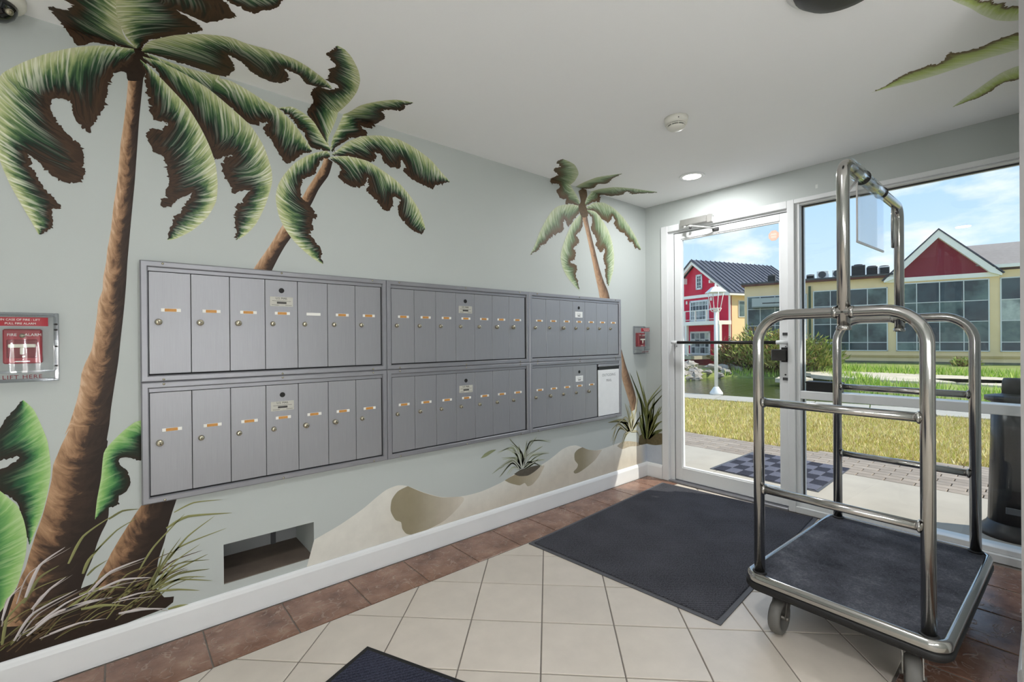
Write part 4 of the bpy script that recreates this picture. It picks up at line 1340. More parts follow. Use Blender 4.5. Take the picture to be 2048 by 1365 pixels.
# ================================================================== FIRE ALARMS
def alarm(x0, label, scale=1.0):
    a = thing('fire_alarm', label, 'fire alarm', (x0, 0, 1.085), 0, 'covered fire alarm pull stations')
    W, Z = 0.172, 0.245
    # red pull station
    k = MB().bbox(0.036, 0.130, -0.034, -0.0002, 0.066, 0.186, .004)
    rd = k.build('pull_station', M['red'], a)
    MB().bbox(0.046, 0.120, -0.040, -0.034, 0.086, 0.150, .002).build('pull_panel', plain('deep_red', (120, 12, 30), .4, var=.05), rd)
    k = MB().bbox(0.050, 0.116, -0.047, -0.039, 0.122, 0.134, .002).bbox(0.078, 0.088, -0.047, -0.039, 0.098, 0.122, .002)
    k.build('pull_handle', M['cream'], rd)
    text('alarm_text', 'FIRE', 0.013, M['label_white'], rd, (0.058, -0.0347, 0.166), FACE)
    text('alarm_text', 'ALARM', 0.013, M['label_white'], rd, (0.109, -0.0347, 0.166), FACE)
    MB().lathe([(0.008, 0), (0.007, .004), (0, .005)], 12, (0.083, -0.034, 0.163), Matrix.Rotation(R(90), 3, 'X')).build('key_lock', M['lock_metal'], rd)
    MB().bbox(0.083, 0.090, -0.0415, -0.0395, 0.088, 0.094, .0005).build('catch', M['cream'], rd)
    MB().box(0.066, 0.101, -0.0346, -0.0338, 0.072, 0.0755).build('maker_print', M['label_white'], rd)
    # clear cover: backing flange, hollow shell, lift lip
    fl_ = MB()
    fl_.bbox(0, 0.012, -0.012, -0.0002, 0, Z, .002).bbox(W - .012, W, -0.012, -0.0002, 0, Z, .002).bbox(0.012, W - .012, -0.012, -0.0002, Z - .012, Z, .002).bbox(0.012, W - .012, -0.012, -0.0002, 0, 0.012, .002)
    fl_.build('cover_flange', M['cover_edge'], a)
    # shell with a bowed front
    n = 12
    xs3 = [0.010 + (W - 0.020) * i / n for i in range(n + 1)]
    def yb(x):
        t = (x - W / 2) / (W / 2 - 0.010)
        return -0.062 - 0.016 * (1 - t * t)
    v = []
    for z in (0.040, Z - 0.014):
        for x in xs3:
            v.append((x, yb(x), z))
    m_ = n + 1
    f = [(i, i + 1, m_ + i + 1, m_ + i) for i in range(n)]
    MB().add(v, f, True).build('cover_front', M['cover'], a)
    k = MB()
    for x in (0.008, W - 0.010):
        k.box(x, x + .002, -0.062, -0.010, 0.040, Z - .014)
    k.build('cover_side', M['cover'], a)
    k = MB()
    for z0_, z1_ in ((Z - .016, Z - .010), (0.036, 0.042)):
        pl_ = [(x, yb(x) - .001) for x in xs3] + [(W - .010, -.010), (.010, -.010)]
        k.prism(pl_, 'z', z0_, z1_)
    k.build('cover_rim', M['cover_edge'], a)
    k = MB().prism([(0.0, -0.062), (0.0, -0.012), (W, -0.012), (W, -0.050), (W - .018, -0.064)], 'z', 0.004, 0.008)
    k.add([(0.006, -0.062, 0.036), (W - .02, -0.062, 0.036), (W - .02, -0.066, 0.006), (0.006, -0.066, 0.006)], [(0, 1, 2, 3)])
    k.build('lift_lip', M['cover'], a)
    text('cover_text', 'LIFT HERE', 0.019, plain('dark_red_ink', (130, 20, 30), .5, var=.05), a, (0.086, -0.0664, 0.021), (R(98), 0, 0), 1.15)
    # red instruction label across the top of the cover
    v = []
    for z in (0.196, 0.226):
        for x in xs3[1:-1]:
            v.append((x, yb(x) - .0008, z))
    m_ = n - 1
    f = [(i, i + 1, m_ + i + 1, m_ + i) for i in range(m_ - 1)]
    MB().add(v, f, True).build('cover_label', M['red'], a)
    text('cover_text', 'IN CASE OF FIRE : LIFT', 0.0095, M['label_white'], a, (0.084, -0.0796, 0.217), FACE)
    text('cover_text', 'PULL FIRE ALARM', 0.0095, M['label_white'], a, (0.084, -0.0796, 0.204), FACE)
    for z in (0.205, 0.185, 0.125, 0.055):
        MB().lathe([(0.0035, 0), (0.0035, .002), (0, .0025)], 10, (W - .006, -0.012, z), Matrix.Rotation(R(90), 3, 'X')).build('flange_screw', M['ink'], a)
    return a


alarm(-3.925, 'red fire alarm pull station under a clear cover at the left edge of the photo')
alarm(-0.198, 'red fire alarm pull station under a clear cover in the corner by the door')

# ================================================================== CEILING THINGS
def downlight(x, y, label):
    d = thing('recessed_downlight', label, 'ceiling light', (x, y, H), 0, 'recessed ceiling downlights')
    k = MB().lathe([(0.062, -0.001), (0.064, -0.006), (0.085, -0.007), (0.088, -0.004), (0.088, -0.0002)], 36)
    k.build('trim_ring', M['white_trim'], d)
    k = MB().lathe([(0.062, -0.004), (0.062, -0.0025), (0, -0.0025)], 32)
    k.build('diffuser', M['lamp_disc'], d)
    ld = bpy.data.lights.new('downlight', 'AREA')
    ld.shape = 'DISK'
    ld.size = 0.118
    ld.energy = DOWNLIGHT_POWER
    ld.color = (0.97, 0.985, 1.0)
    lo = bpy.data.objects.new('lamp', ld)
    link(lo, d)
    lo.location = (0, 0, -0.009)
    return d


for (x, y), lb in zip(DOWNLIGHTS, ('round recessed ceiling downlight near the door, lit white', 'added round fill downlight in the ceiling overhead of the camera, out of view')):
    downlight(x, y, lb)

FILL_GLOW = emit('fill_globe_glow', (255, 250, 242), 5.0)  # glow of the added fill lamps
for (x, y), lb in zip(FILL_GLOBES, ('added white globe fill lamp behind the camera by the mailbox wall', 'added white globe fill lamp behind the camera in the far corner', 'added white globe fill lamp behind the camera by the side wall')):
    d = thing('added_fill_lamp', lb, 'fill lamp', (x, y, 0), 0, 'added globe fill lamps behind the camera')
    MB().lathe([(0.15, 0.0002), (0.15, .015), (0.03, .03), (0.012, .05), (0.012, .86), (0.04, .875), (0.04, .885)], 24).build('stand', M['steel_frame'], d)
    MB().lathe([(0.035, .88)] + [(0.17 * math.sin(R(a_)), 1.05 - .17 * math.cos(R(a_))) for a_ in range(15, 180, 15)] + [(0, 1.22)], 24).build('globe', FILL_GLOW, d)
    ld = bpy.data.lights.new('globe_fill_light', 'POINT')
    ld.energy = FILL_GLOBE_POWER
    ld.shadow_soft_size = 0.175
    ld.color = (0.97, 0.985, 1.0)
    lo = link(bpy.data.objects.new('lamp', ld), d)
    lo.location = (0, 0, 1.05)

sd = thing('smoke_detector', 'round off-white smoke detector on the ceiling in front of the downlight', 'smoke detector', (-1.335, -1.07, H))
MB().lathe([(0.060, -0.0002), (0.060, -0.012), (0.056, -0.030), (0.050, -0.034), (0, -0.034)], 36).build('base', M['off_white'], sd)
MB().lathe([(0.043, -0.034), (0.043, -0.047), (0, -0.047)], 30).build('vent_slot', M['gap_dark'], sd)
k = MB().lathe([(0.049, -0.038), (0.0495, -0.040), (0.047, -0.042), (0.044, -0.042), (0.044, -0.038)], 36)
k.build('ring', M['off_white'], sd)
MB().lathe([(0.045, -0.046), (0.045, -0.050), (0.036, -0.058), (0.018, -0.062), (0, -0.063)], 36).build('cap', M['off_white'], sd)
k = MB()
for i in range(8):
    a_ = 2 * math.pi * i / 8
    k.box(0.044 * math.cos(a_) - .0018, 0.044 * math.cos(a_) + .0018, 0.044 * math.sin(a_) - .0018, 0.044 * math.sin(a_) + .0018, -0.048, -0.034)
k.build('rib', M['off_white'], sd)
MB().lathe([(0.003, 0), (0.003, .0015), (0, .002)], 8, (-0.0435, -0.0385, -0.020), Matrix.Rotation(R(-100), 3, 'Y') ).build('indicator', M['gap_dark'], sd)

sc = thing('security_camera', 'white security camera with glossy black dome at the top left corner', 'camera', (-3.895, -0.085, H))
k = MB().lathe([(0.078, -0.0002), (0.078, -0.020), (0.072, -0.030), (0.050, -0.034), (0, -0.034)], 32)
k.build('housing', M['off_white'], sc)
k = MB().lathe([(0.058, -0.034), (0.057, -0.046), (0.049, -0.066), (0.034, -0.081), (0.016, -0.089), (0, -0.091)], 28)
k.build('dome', M['dome_black'], sc)
MB().lathe([(0.010, 0), (0.010, .016), (0.007, .018), (0, .018)], 14, (0.032, -0.030, -0.062), Matrix.Rotation(R(110), 3, (0.6, 0.8, 0))).build('lens', M['lock_metal'], sc)

cf = thing('ceiling_dome_fixture', 'dark rounded ceiling fixture cut off by the top edge of the photo', 'ceiling fixture', (-1.819, -1.933, H))
MB().lathe([(0.165, -0.0002), (0.165, -0.008), (0.150, -0.014), (0, -0.014)], 36).build('mount', M['white_trim'], cf)
MB().lathe([(0.145, -0.014), (0.140, -0.030), (0.115, -0.052), (0.070, -0.066), (0.03, -0.070), (0, -0.071)], 36).build('dome', plain('charcoal_bowl', (38, 38, 40), .5, var=.1), cf)

# ================================================================== MATS AND SILL BOX
def rot2(p, a):
    return (p[0] * math.cos(a) - p[1] * math.sin(a), p[0] * math.sin(a) + p[1] * math.cos(a))


def mat_material(name, dark, light):
    m, t, bs = new_mat(name)
    v = coords(t, 'Object', (1, 1, 1))
    w1 = t.nodes.new('ShaderNodeTexWave'); w1.inputs['Scale'].default_value = 30; w1.inputs['Distortion'].default_value = 2.2; w1.inputs['Detail'].default_value = 2; w1.inputs['Detail Scale'].default_value = 3
    w1.bands_direction = 'DIAGONAL'
    t.links.new(v, w1.inputs['Vector'])
    n1 = noise(t, v, 170, 2)
    n2 = noise(t, v, 4, 4)
    s = math_(t, 'ADD', math_(t, 'MULTIPLY', w1.outputs[0], 0.16), math_(t, 'ADD', math_(t, 'MULTIPLY', n1, 0.72), math_(t, 'MULTIPLY', n2, 0.25)))
    rp = ramp(t, [(0.3, lin(*dark)), (0.75, lin(*light))])
    t.links.new(s, rp.inputs[0])
    t.links.new(rp.outputs[0], bs.inputs['Base Color'])
    bs.inputs['Roughness'].default_value = 0.95
    bs.inputs['Specular IOR Level'].default_value = 0.12
    b = t.nodes.new('ShaderNodeBump'); b.inputs['Strength'].default_value = 0.9; b.inputs['Distance'].default_value = 0.006
    t.links.new(s, b.inputs['Height'])
    t.links.new(b.outputs[0], bs.inputs['Normal'])
    return m


mt = thing('door_mat', 'large charcoal ribbed door mat lying inside the glass door', 'mat', (-1.735, -0.325, 0), R(3.85))
MB().prism([(0, 0), (0, -1.12), (1.635, -1.12), (1.635, 0)], 'z', 0.0002, 0.005).build('rubber_edge', M['rubber_grey'], mt)
g_ = .022
k = MB().bbox(g_, 1.635 - g_, -1.12 + g_, -g_, 0.004, 0.0115, .004)
k.build('pile', mat_material('charcoal_pile', (22, 22, 26), (88, 88, 94)), mt)

mt = thing('door_mat', 'small dark blue-black mat corner at the bottom edge of the photo', 'mat', (-2.845, -0.585, 0), R(24))
MB().prism([(0, 0), (0.0, -1.0), (-0.75, -1.0), (-0.75, 0)], 'z', 0.0002, 0.005).build('rubber_edge', M['rubber'], mt)
MB().bbox(-.75 + .02, -.02, -.98, -.02, 0.004, 0.0125, .004).build('pile', mat_material('blue_black_pile', (24, 25, 34), (70, 72, 88)), mt)

bx = thing('sill_box', 'small black box standing on the window cross rail', 'box', (0.07, -1.35, 0.85))
MB().bbox(-0.045, 0.045, -0.100, 0.100, 0.0, 0.062, .004).build('case', M['black'], bx)
MB().bbox(-0.048, 0.048, -0.103, 0.103, 0.056, 0.066, .002).build('lid', M['rubber'], bx)

# ================================================================== LUGGAGE CART
ct = thing('luggage_cart', 'chrome hotel luggage cart with charcoal carpet deck standing by the window', 'cart', (-1.080, -1.842, 0), R(-2.2))


def rrect(hx, hy, r_, n=8):
    out = []
    for cx, cy, a0 in ((hx - r_, hy - r_, 0), (-hx + r_, hy - r_, 90), (-hx + r_, -hy + r_, 180), (hx - r_, -hy + r_, 270)):
        for i in range(n + 1):
            a = R(a0 + 90 * i / n)
            out.append((cx + r_ * math.cos(a), cy + r_ * math.sin(a)))
    return out


def ring(prof, n=8):
    """prof list of (inset, z): swept round the rounded rectangle"""
    v = []
    cnt = 4 * (n + 1)
    for ins, z in prof:
        v += [(p[0], p[1], z) for p in rrect(0.515 - ins, 0.328 - ins, max(0.062 - ins, .008), n)]
    f = []
    for i in range(len(prof) - 1):
        for j in range(cnt):
            j2 = (j + 1) % cnt
            f.append((i * cnt + j, i * cnt + j2, (i + 1) * cnt + j2, (i + 1) * cnt + j))
    return v, f


v, f = ring([(0.008, 0.196), (0.004, 0.199), (0.002, 0.206), (0.003, 0.220), (0.008, 0.231), (0.016, 0.236), (0.024, 0.235), (0.027, 0.230)])
MB().add(v, f, True).build('chrome_rim', M['chrome'], ct)
v, f = ring([(0.012, 0.172), (0.002, 0.174), (0.0, 0.178), (0.0, 0.192), (0.004, 0.1965), (0.012, 0.197)])
MB().add(v, f, True).build('rubber_bumper', M['rubber'], ct)
MB().prism(rrect(0.505, 0.318, .055), 'z', 0.165, 0.222).build('deck', M['rubber'], ct)
MB().prism(rrect(0.489, 0.302, .040), 'z', 0.222, 0.2315).build('deck_carpet', M['carpet_deck'], ct)
RT, PXX, PYY, ZT = 0.0205, 0.475, 0.268, 1.312


def arc(c, r_, a0, a1, ax, ay, n=8):
    c = Vector(c); ax = Vector(ax); ay = Vector(ay)
    return [c + ax * r_ * math.cos(R(a0 + (a1 - a0) * i / n)) + ay * r_ * math.sin(R(a0 + (a1 - a0) * i / n)) for i in range(n + 1)]


for sgn, nm in ((-1, 'near'), (1, 'far')):
    x = sgn * PXX
    rc = 0.115
    pts = [(x, PYY, 0.2315)] + arc((x, PYY - rc, ZT - rc), rc, 0, 90, (0, 1, 0), (0, 0, 1)) + arc((x, -PYY + rc, ZT - rc), rc, 90, 180, (0, 1, 0), (0, 0, 1)) + [(x, -PYY, 0.2315)]
    hp = MB().tube(pts, RT, 18).build('side_hoop', M['chrome'], ct)
    for z in (0.587, 0.950):
        MB().tube([(x, PYY - .012, z), (x, -PYY + .012, z)], 0.0165, 16).build('cross_rail', M['chrome'], hp)
        for s2 in (-1, 1):
            MB().lathe([(0.0215, -0.0), (0.0215, 0.006), (0.0172, 0.010)], 16, (x, s2 * (PYY - .018), z), Matrix.Rotation(R(90 * s2), 3, 'X')).build('weld_collar', M['chrome'], hp)
    for s2 in (-1, 1):
        MB().lathe([(0.027, 0.2312), (0.027, 0.238), (0.0215, 0.2405)], 18, (x, s2 * PYY, 0)).build('post_base', M['rubber'], hp)
# tall arch between the hoops
ZA, ra = 1.868, 0.060


def sk(p):                       # the arch stands slightly skew on the near hoop
    return (p[0], p[1] - 0.036 * (PXX - p[0]) / (2 * PXX), p[2])


pts = [(-PXX, 0, 1.245)] + arc((-PXX + ra, 0, ZA - ra), ra, 180, 90, (1, 0, 0), (0, 0, 1)) + arc((PXX - ra, 0, ZA - ra), ra, 90, 0, (1, 0, 0), (0, 0, 1)) + [(PXX, 0, 1.245)]
ar = MB().tube([sk(p) for p in pts], RT, 18).build('tall_arch', M['chrome'], ct)
for s2 in (-1, 1):
    x_, y_, _z = sk((s2 * PXX, 0, 0))
    MB().tube([(x_, y_, 1.245), (x_, y_, 1.262)], 0.024, 18).build('arch_socket', M['chrome'], ar)
    for s3 in (-1, 1):
        MB().lathe([(0.0245, 0), (0.0235, .010), (0.0207, .014)], 16, (x_, y_ + s3 * .020, ZT), Matrix.Rotation(R(-90 * s3), 3, 'X')).build('weld_collar', M['chrome'], ar)
# clear sleeves round the hanging rod and the acrylic sheet below it
MB().tube([sk((-0.405, 0, ZA)), sk((-0.20, 0, ZA))], 0.0285, 20).build('rod_sleeve', M['acrylic'], ar)
MB().tube([sk((-0.198, 0, ZA)), sk((0.11, 0, ZA))], 0.0255, 20).build('rod_sleeve', M['acrylic'], ar)
for x_, rr_ in ((-0.20, .0290), (0.11, .0262)):
    k = MB().lathe([(rr_ - .0015, -0.0015), (rr_, -0.0015), (rr_, 0.0015), (rr_ - .0015, 0.0015), (rr_ - .0015, -0.0015)], 20, sk((x_, 0, ZA)), Matrix.Rotation(R(90), 3, 'Y'))
    k.build('sleeve_ring', M['ink'], ar)
sg = MB().box(-0.262, 0.10, -0.0245, -0.0215, 1.605, 1.848)
sg = sg.build('sign_holder', M['acrylic'], ct)
MB().box(-0.268, -0.262, -0.0255, -0.0205, 1.600, 1.848).box(-0.268, 0.10, -0.0260, -0.0200, 1.597, 1.605).build('holder_edge', M['acrylic_edge'], sg)
k = MB().tube([(0.335, -0.005, ZA - .02), (0.37, 0.004, ZA - .10), (0.42, 0.014, ZA - .205)], 0.0050, 8).tube([(0.350, -0.005, ZA - .02), (0.386, 0.004, ZA - .10), (0.436, 0.014, ZA - .205)], 0.0050, 8)
k.build('garment_hook', M['chrome'], ct)
MB().tube([sk((-0.27, 0.0, ZA - .02)), sk((-0.40, 0.03, ZA - .13))], 0.005, 8).build('holder_strap', M['acrylic_edge'], ct)
# casters
for (cx, cy, an) in ((-0.412, 0.205, 2), (-0.425, -0.215, 14), (0.435, 0.205, 40), (0.435, -0.205, 20)):
    Mz = Matrix.Rotation(R(an), 3, 'Z')
    def lp(p):
        q = Mz @ Vector(p)
        return (cx + q.x, cy + q.y, q.z)
    ck = MB().bbox(-0.045, 0.045, -0.045, 0.045, 0.158, 0.1655, .002).lathe([(0.026, 0.142), (0.028, 0.150), (0.026, 0.158)], 16)
    ck.v = [lp(p) for p in ck.v]
    cs = ck.build('caster', M['steel_frame'], ct)
    k = MB()
    for s2 in (-1, 1):
        k.prism([(0.028, 0.148), (-0.020, 0.148), (-0.050, 0.072), (-0.038, 0.058), (-0.024, 0.066)], 'y', s2 * .0255, s2 * .0290)
    k.tube([(-0.037, -0.036, 0.069), (-0.037, 0.036, 0.069)], .008, 8)
    k.v = [lp(p) for p in k.v]
    k.build('fork', plain('dull_fork_steel', (120, 116, 110), .4, metal=.7, var=.1), cs)
    k = MB().lathe([(0.046, -0.015), (0.048, -0.021), (0.060, -0.022), (0.067, -0.015), (0.069, 0), (0.067, 0.015), (0.060, 0.022), (0.048, 0.021), (0.046, 0.015), (0.018, 0.013), (0.018, -0.013), (0.046, -0.015)], 26, (-0.037, 0, 0.0692), Matrix.Rotation(R(90), 3, 'X'))
    k.v = [lp(p) for p in k.v]
    k.build('wheel', M['wheel'], cs)

# ================================================================== OUTSIDE
def lawn_edge(y):      # x where pavers meet the lawn
    return 2.2 + (0.0 if y > -0.45 else 0.34 * (-0.45 - y) ** 1.05)


def cap_near(y):
    return 5.83 + (0.7 - y) * 0.19


M['concrete'] = plain('concrete_slab', (176, 167, 154), 0.85, spec=.2, var=.10, vscale=3, bump=.15, bscale=60)
M['paver'] = plain('paver_brick', (156, 143, 130), 0.85, spec=.2, var=.10, vscale=14, bump=.3, bscale=60, rand=.12)
M['soil'] = plain('soil_bed', (110, 96, 74), 0.95, spec=.1, var=.2, vscale=8)
M['turf'] = plain('turf_ground', (186, 174, 112), 0.95, spec=.1, var=.25, vscale=5)
M['stone_cap'] = plain('bulkhead_cap', (178, 171, 158), 0.85, spec=.2, var=.08, vscale=5)
M['bank'] = plain('far_bank_ground', (140, 148, 84), 0.95, spec=.1, var=.3, vscale=1.5)
M['sand'] = plain('bare_sand', (206, 192, 168), 0.95, spec=.1, var=.18, vscale=3)
M['rock'] = plain('grey_rock', (166, 156, 144), 0.85, spec=.2, var=.22, vscale=3, bump=.5, bscale=8, rand=.2)
M['bldg_yellow'] = plain('yellow_stucco', (242, 213, 166), 0.85, spec=.2, var=.05, vscale=1.5)
M['bldg_red'] = plain('red_siding', (206, 38, 68), 0.7, spec=.2, var=.06, vscale=2, stretch=(12, 12, .6))
M['bldg_maroon'] = plain('maroon_siding', (136, 54, 64), 0.75, spec=.2, var=.06, vscale=1, stretch=(.5, .5, 14))
M['bldg_white'] = plain('white_fascia', (246, 239, 226), 0.6, var=.03, vscale=2)
M['roof_metal'] = plain('dark_metal_roof', (92, 92, 100), 0.45, metal=.3, var=.12, vscale=3)
M['roof_rib'] = plain('roof_rib', (64, 64, 72), 0.45, metal=.3, var=.1)
M['roof_shingle'] = plain('grey_shingle', (150, 140, 132), 0.9, var=.14, vscale=6, stretch=(1, 1, 3))
M['roof_edge'] = plain('brown_roof_edge', (104, 62, 52), 0.7, var=.08)
M['roof_flat'] = plain('flat_roof', (86, 84, 84), 0.9, var=.1)
M['win_frame'] = plain('window_frame_white', (214, 214, 210), 0.5, var=.03)


def pane_mat(name, a, b):
    m, t, bs = new_mat(name)
    g = t.nodes.new('ShaderNodeNewGeometry')
    n1 = noise(t, g.outputs['Position'], 0.9, 4, .6)
    rp = ramp(t, [(0.35, lin(*a)), (0.65, lin(*b))])
    t.links.new(n1, rp.inputs[0])
    t.links.new(rp.outputs[0], bs.inputs['Base Color'])
    bs.inputs['Roughness'].default_value = 0.06
    bs.inputs['Specular IOR Level'].default_value = 0.5
    return m


M['pane_teal'] = pane_mat('far_window_pane', (38, 52, 54), (104, 124, 118))
M['pane_dark'] = pane_mat('dark_window_pane', (30, 40, 48), (64, 80, 84))
M['pane_curtain'] = pane_mat('curtained_pane', (70, 84, 84), (190, 196, 186))
M['hvac_light'] = plain('hvac_casing', (238, 234, 226), 0.5, var=.05)
M['hvac_dark'] = plain('hvac_grille', (74, 72, 72), 0.6, var=.12)

structure(MB().box(0.12, 1.47, -3.2, -0.30, -0.14, -0.032).build('porch_slab', M['concrete']))
structure(MB().box(0.12, 1.47, -0.292, 2.6, -0.14, -0.032).build('porch_slab_side', M['concrete']))
pv = structure(MB().box(1.47, 3.6, -3.2, 2.6, -0.14, -0.052).build('paver_bed', M['soil']))
br0 = MB().bbox(-0.048, 0.048, -0.098, 0.098, -0.045, -0.030, .004).build('paver', M['paver'], pv)
used = False
row = 0
x = 1.525
while x < 3.1:
    y = 1.75 + (0.1 if row % 2 else 0.0)
    while y > -2.6:
        if x + .03 < lawn_edge(y) and not (y > 0.9 and row > 7):
            if not used:
                br0.location = (x, y, 0); used = True
            else:
                o = copy_part(br0, pv, (x, y, 0))
                o.rotation_euler = (0, 0, random.uniform(-.02, .02))
        y -= 0.203
    x += 0.1015
    row += 1

# outdoor checkered mat
om = thing('outdoor_mat', 'dark checkered mat on the concrete outside the glass door', 'mat', (0.695, -1.13, -0.032), 0)
MB().prism([(0, 0), (0.99, 0.02), (0.985, 0.905), (0.015, 0.905)], 'z', 0.0002, 0.005).build('rubber_edge', M['rubber_grey'], om)
sqA = MB().bbox(-.079, .079, -.0525, .0525, 0.004, 0.010, .003).build('carpet_square', mat_material('mat_square_dark', (36, 36, 42), (66, 66, 76)), om)
sqB = MB().bbox(-.079, .079, -.0525, .0525, 0.004, 0.012, .003).build('carpet_square', mat_material('mat_square_light', (72, 72, 82), (116, 116, 128)), om)
fa = fb = True
for i in range(6):
    for j in range(8):
        p_ = (0.098 + 0.160 * i, 0.075 + 0.1065 * j, 0)
        if (i + j) % 2:
            if fa:
                sqA.location = p_; fa = False
            else:
                copy_part(sqA, om, p_)
        else:
            if fb:
                sqB.location = p_; fb = False
            else:
                copy_part(sqB, om, p_)

# smoking receptacle outside the window
rc_ = thing('ash_receptacle', 'tall black plastic ash receptacle outside the window at the right', 'ash bin', (0.66, -2.205, -0.032))
MB().lathe([(0.165, 0), (0.165, 0.02), (0.150, 0.05), (0.128, 0.075), (0.122, 0.09)], 28).build('base', M['black'], rc_)
MB().lathe([(0.122, 0.09), (0.108, 0.60), (0.104, 0.845)], 28).build('body', plain('black_body', (34, 32, 34), .32, var=.12, vscale=6), rc_)
MB().lathe([(0.106, 0.835), (0.135, 0.846), (0.135, 0.872), (0.100, 0.880), (0.062, 0.884), (0.058, 0.890)], 28).build('lid_brim', M['black'], rc_)
MB().lathe([(0.057, 0.884), (0.055, 0.965), (0.048, 0.985), (0.0, 0.988)], 24).build('lid_knob', M['rubber'], rc_)
MB().bbox(-0.130, -0.116, -0.035, 0.035, 0.16, 0.20, .003).build('latch', M['rubber_grey'], rc_)

# lawn
lp_ = []
ys = np.linspace(6.5, -9, 40)
lv = [(max(lawn_edge(min(y, 1.8)), 2.2), y, -0.045) for y in ys] + [(cap_near(y), y, -0.045) for y in ys]
n_ = len(ys)
lf = [(i, i + 1, n_ + i + 1, n_ + i) for i in range(n_ - 1)]
lw = structure(MB().add(lv, lf).build('lawn_ground', M['turf']))


def blade_field(name, P, hgt, wid, cols, label, cat, lean=.5, parent=None):
    n = len(P)
    a = rng.uniform(0, 2 * np.pi, n)
    h_ = hgt * rng.uniform(.5, 1.25, n)
    w_ = wid * rng.uniform(.6, 1.3, n)
    dx, dy = np.cos(a), np.sin(a)
    ln = lean * rng.uniform(.1, 1.0, n) * h_
    b = rng.uniform(0, 2 * np.pi, n)
    V = np.zeros((n, 3, 3))
    V[:, 0] = P + np.stack([dx * w_, dy * w_, 0 * w_], 1) * .5
    V[:, 1] = P - np.stack([dx * w_, dy * w_, 0 * w_], 1) * .5
    V[:, 2] = P + np.stack([np.cos(b) * ln, np.sin(b) * ln, h_], 1)
    cols = np.array([lin(*c)[:3] for c in cols])
    ci = rng.integers(0, len(cols), n)
    C_ = cols[ci] * rng.uniform(.8, 1.2, (n, 1))
    Cv = np.ones((n, 3, 4), np.float32)
    Cv[:, :, :3] = C_[:, None, :]
    me = bpy.data.meshes.new(name)
    me.from_pydata(V.reshape(-1, 3).tolist(), [], [(3 * i, 3 * i + 1, 3 * i + 2) for i in range(n)])
    at = me.color_attributes.new('Col', 'FLOAT_COLOR', 'POINT')
    at.data.foreach_set('color', Cv.ravel())
    me.materials.append(G_MAT)
    me.update()
    o = link(bpy.data.objects.new(name, me), parent)
    if label:
        tag(o, label, cat, kind='stuff')
    return o


G_MAT = attr_mat('grass_blades', 0.8, 0.12, 6)
N_ = 95000
yy = rng.uniform(-5, 5.2, N_)
x0_ = np.array([max(lawn_edge(min(y, 1.8)), 2.2) for y in yy]) + .01
x1_ = 5.83 + (0.7 - yy) * 0.19 - .02
xx = x0_ + (x1_ - x0_) * rng.uniform(0, 1, N_) ** 1.25
P_ = np.stack([xx, yy, np.full(N_, -0.046)], 1)
blade_field('lawn_grass', P_, .052, .010, [(218, 204, 128), (200, 194, 100), (230, 212, 156), (178, 182, 84), (238, 222, 176), (212, 188, 130), (190, 164, 108)], 'dry yellow-green lawn grass between the pavers and the pond wall', 'grass', .8)

# pond wall cap in long stones
cw = structure(MB().box(5.4, 5.41, 6.4, 6.41, -.2, -.1).build('pond_wall', M['stone_cap']))
dirv = Vector((-0.19, 1, 0)).normalized()
nv = Vector((dirv.y, -dirv.x, 0))
for i in range(18):
    y0 = 6.2 - i * 0.82
    p = Vector((cap_near(y0), y0, 0)); q = p - dirv * 0.815
    v = []
    for z in (-0.9, -0.02):
        for c in (p, q, q + nv * .80, p + nv * .80):
            v.append((c.x, c.y, z))
    MB().add(v, [(0, 3, 2, 1), (4, 5, 6, 7), (0, 1, 5, 4), (1, 2, 6, 5), (2, 3, 7, 6), (3, 0, 4, 7)]).build('cap_stone', M['stone_cap'], cw)

# water
m, t, bs = new_mat('pond_water')
bs.inputs['Base Color'].default_value = lin(70, 78, 42)
bs.inputs['Roughness'].default_value = 0.07
bs.inputs['Specular IOR Level'].default_value = 0.5
v_ = coords(t, 'Object', (1, 2.5, 1))
nz = noise(t, v_, 2.2, 4, .6)
b_ = t.nodes.new('ShaderNodeBump'); b_.inputs['Strength'].default_value = .35; b_.inputs['Distance'].default_value = .08
t.links.new(nz, b_.inputs['Height']); t.links.new(b_.outputs[0], bs.inputs['Normal'])
M['water'] = m
wt = MB().add([(5.6, 14, -.45), (5.6, -16, -.45), (24, -16, -.45), (24, 14, -.45)], [(0, 1, 2, 3)]).build('pond_water', M['water'])
structure(wt)

# far bank
shore = [(30, 24), (14, 14), (11.5, 9.5), (12.4, 7.2), (15.6, 7.0), (16.3, 5.8), (17.0, 4.6), (17.0, 3.6), (14.5, 2.2), (12.4, 1.2), (11.0, -1.0), (10.0, -4), (9.6, -12), (10, -24)]
sh = catmull(shore, .6)
v = []
n2_ = len(sh)
for off_, z in ((0, -.52), (.5, -.33), (1.4, -.24), (6, -.2), (8, -.2), (60, -.2)):
    for p in sh:
        kz = min(1, max(0, (p[1] - 6.6) / 1.2)) if off_ > 6 else 0      # the ground drops away under the deck
        v.append((p[0] + off_, p[1], z - .9 * kz + (rng.uniform(-.03, .03) if off_ < 6 else 0)))
f = []
for r_ in range(5):
    for i in range(n2_ - 1):
        f.append((r_ * n2_ + i, r_ * n2_ + i + 1, (r_ + 1) * n2_ + i + 1, (r_ + 1) * n2_ + i))
structure(MB().add(v, f, True).build('far_bank', M['bank']))
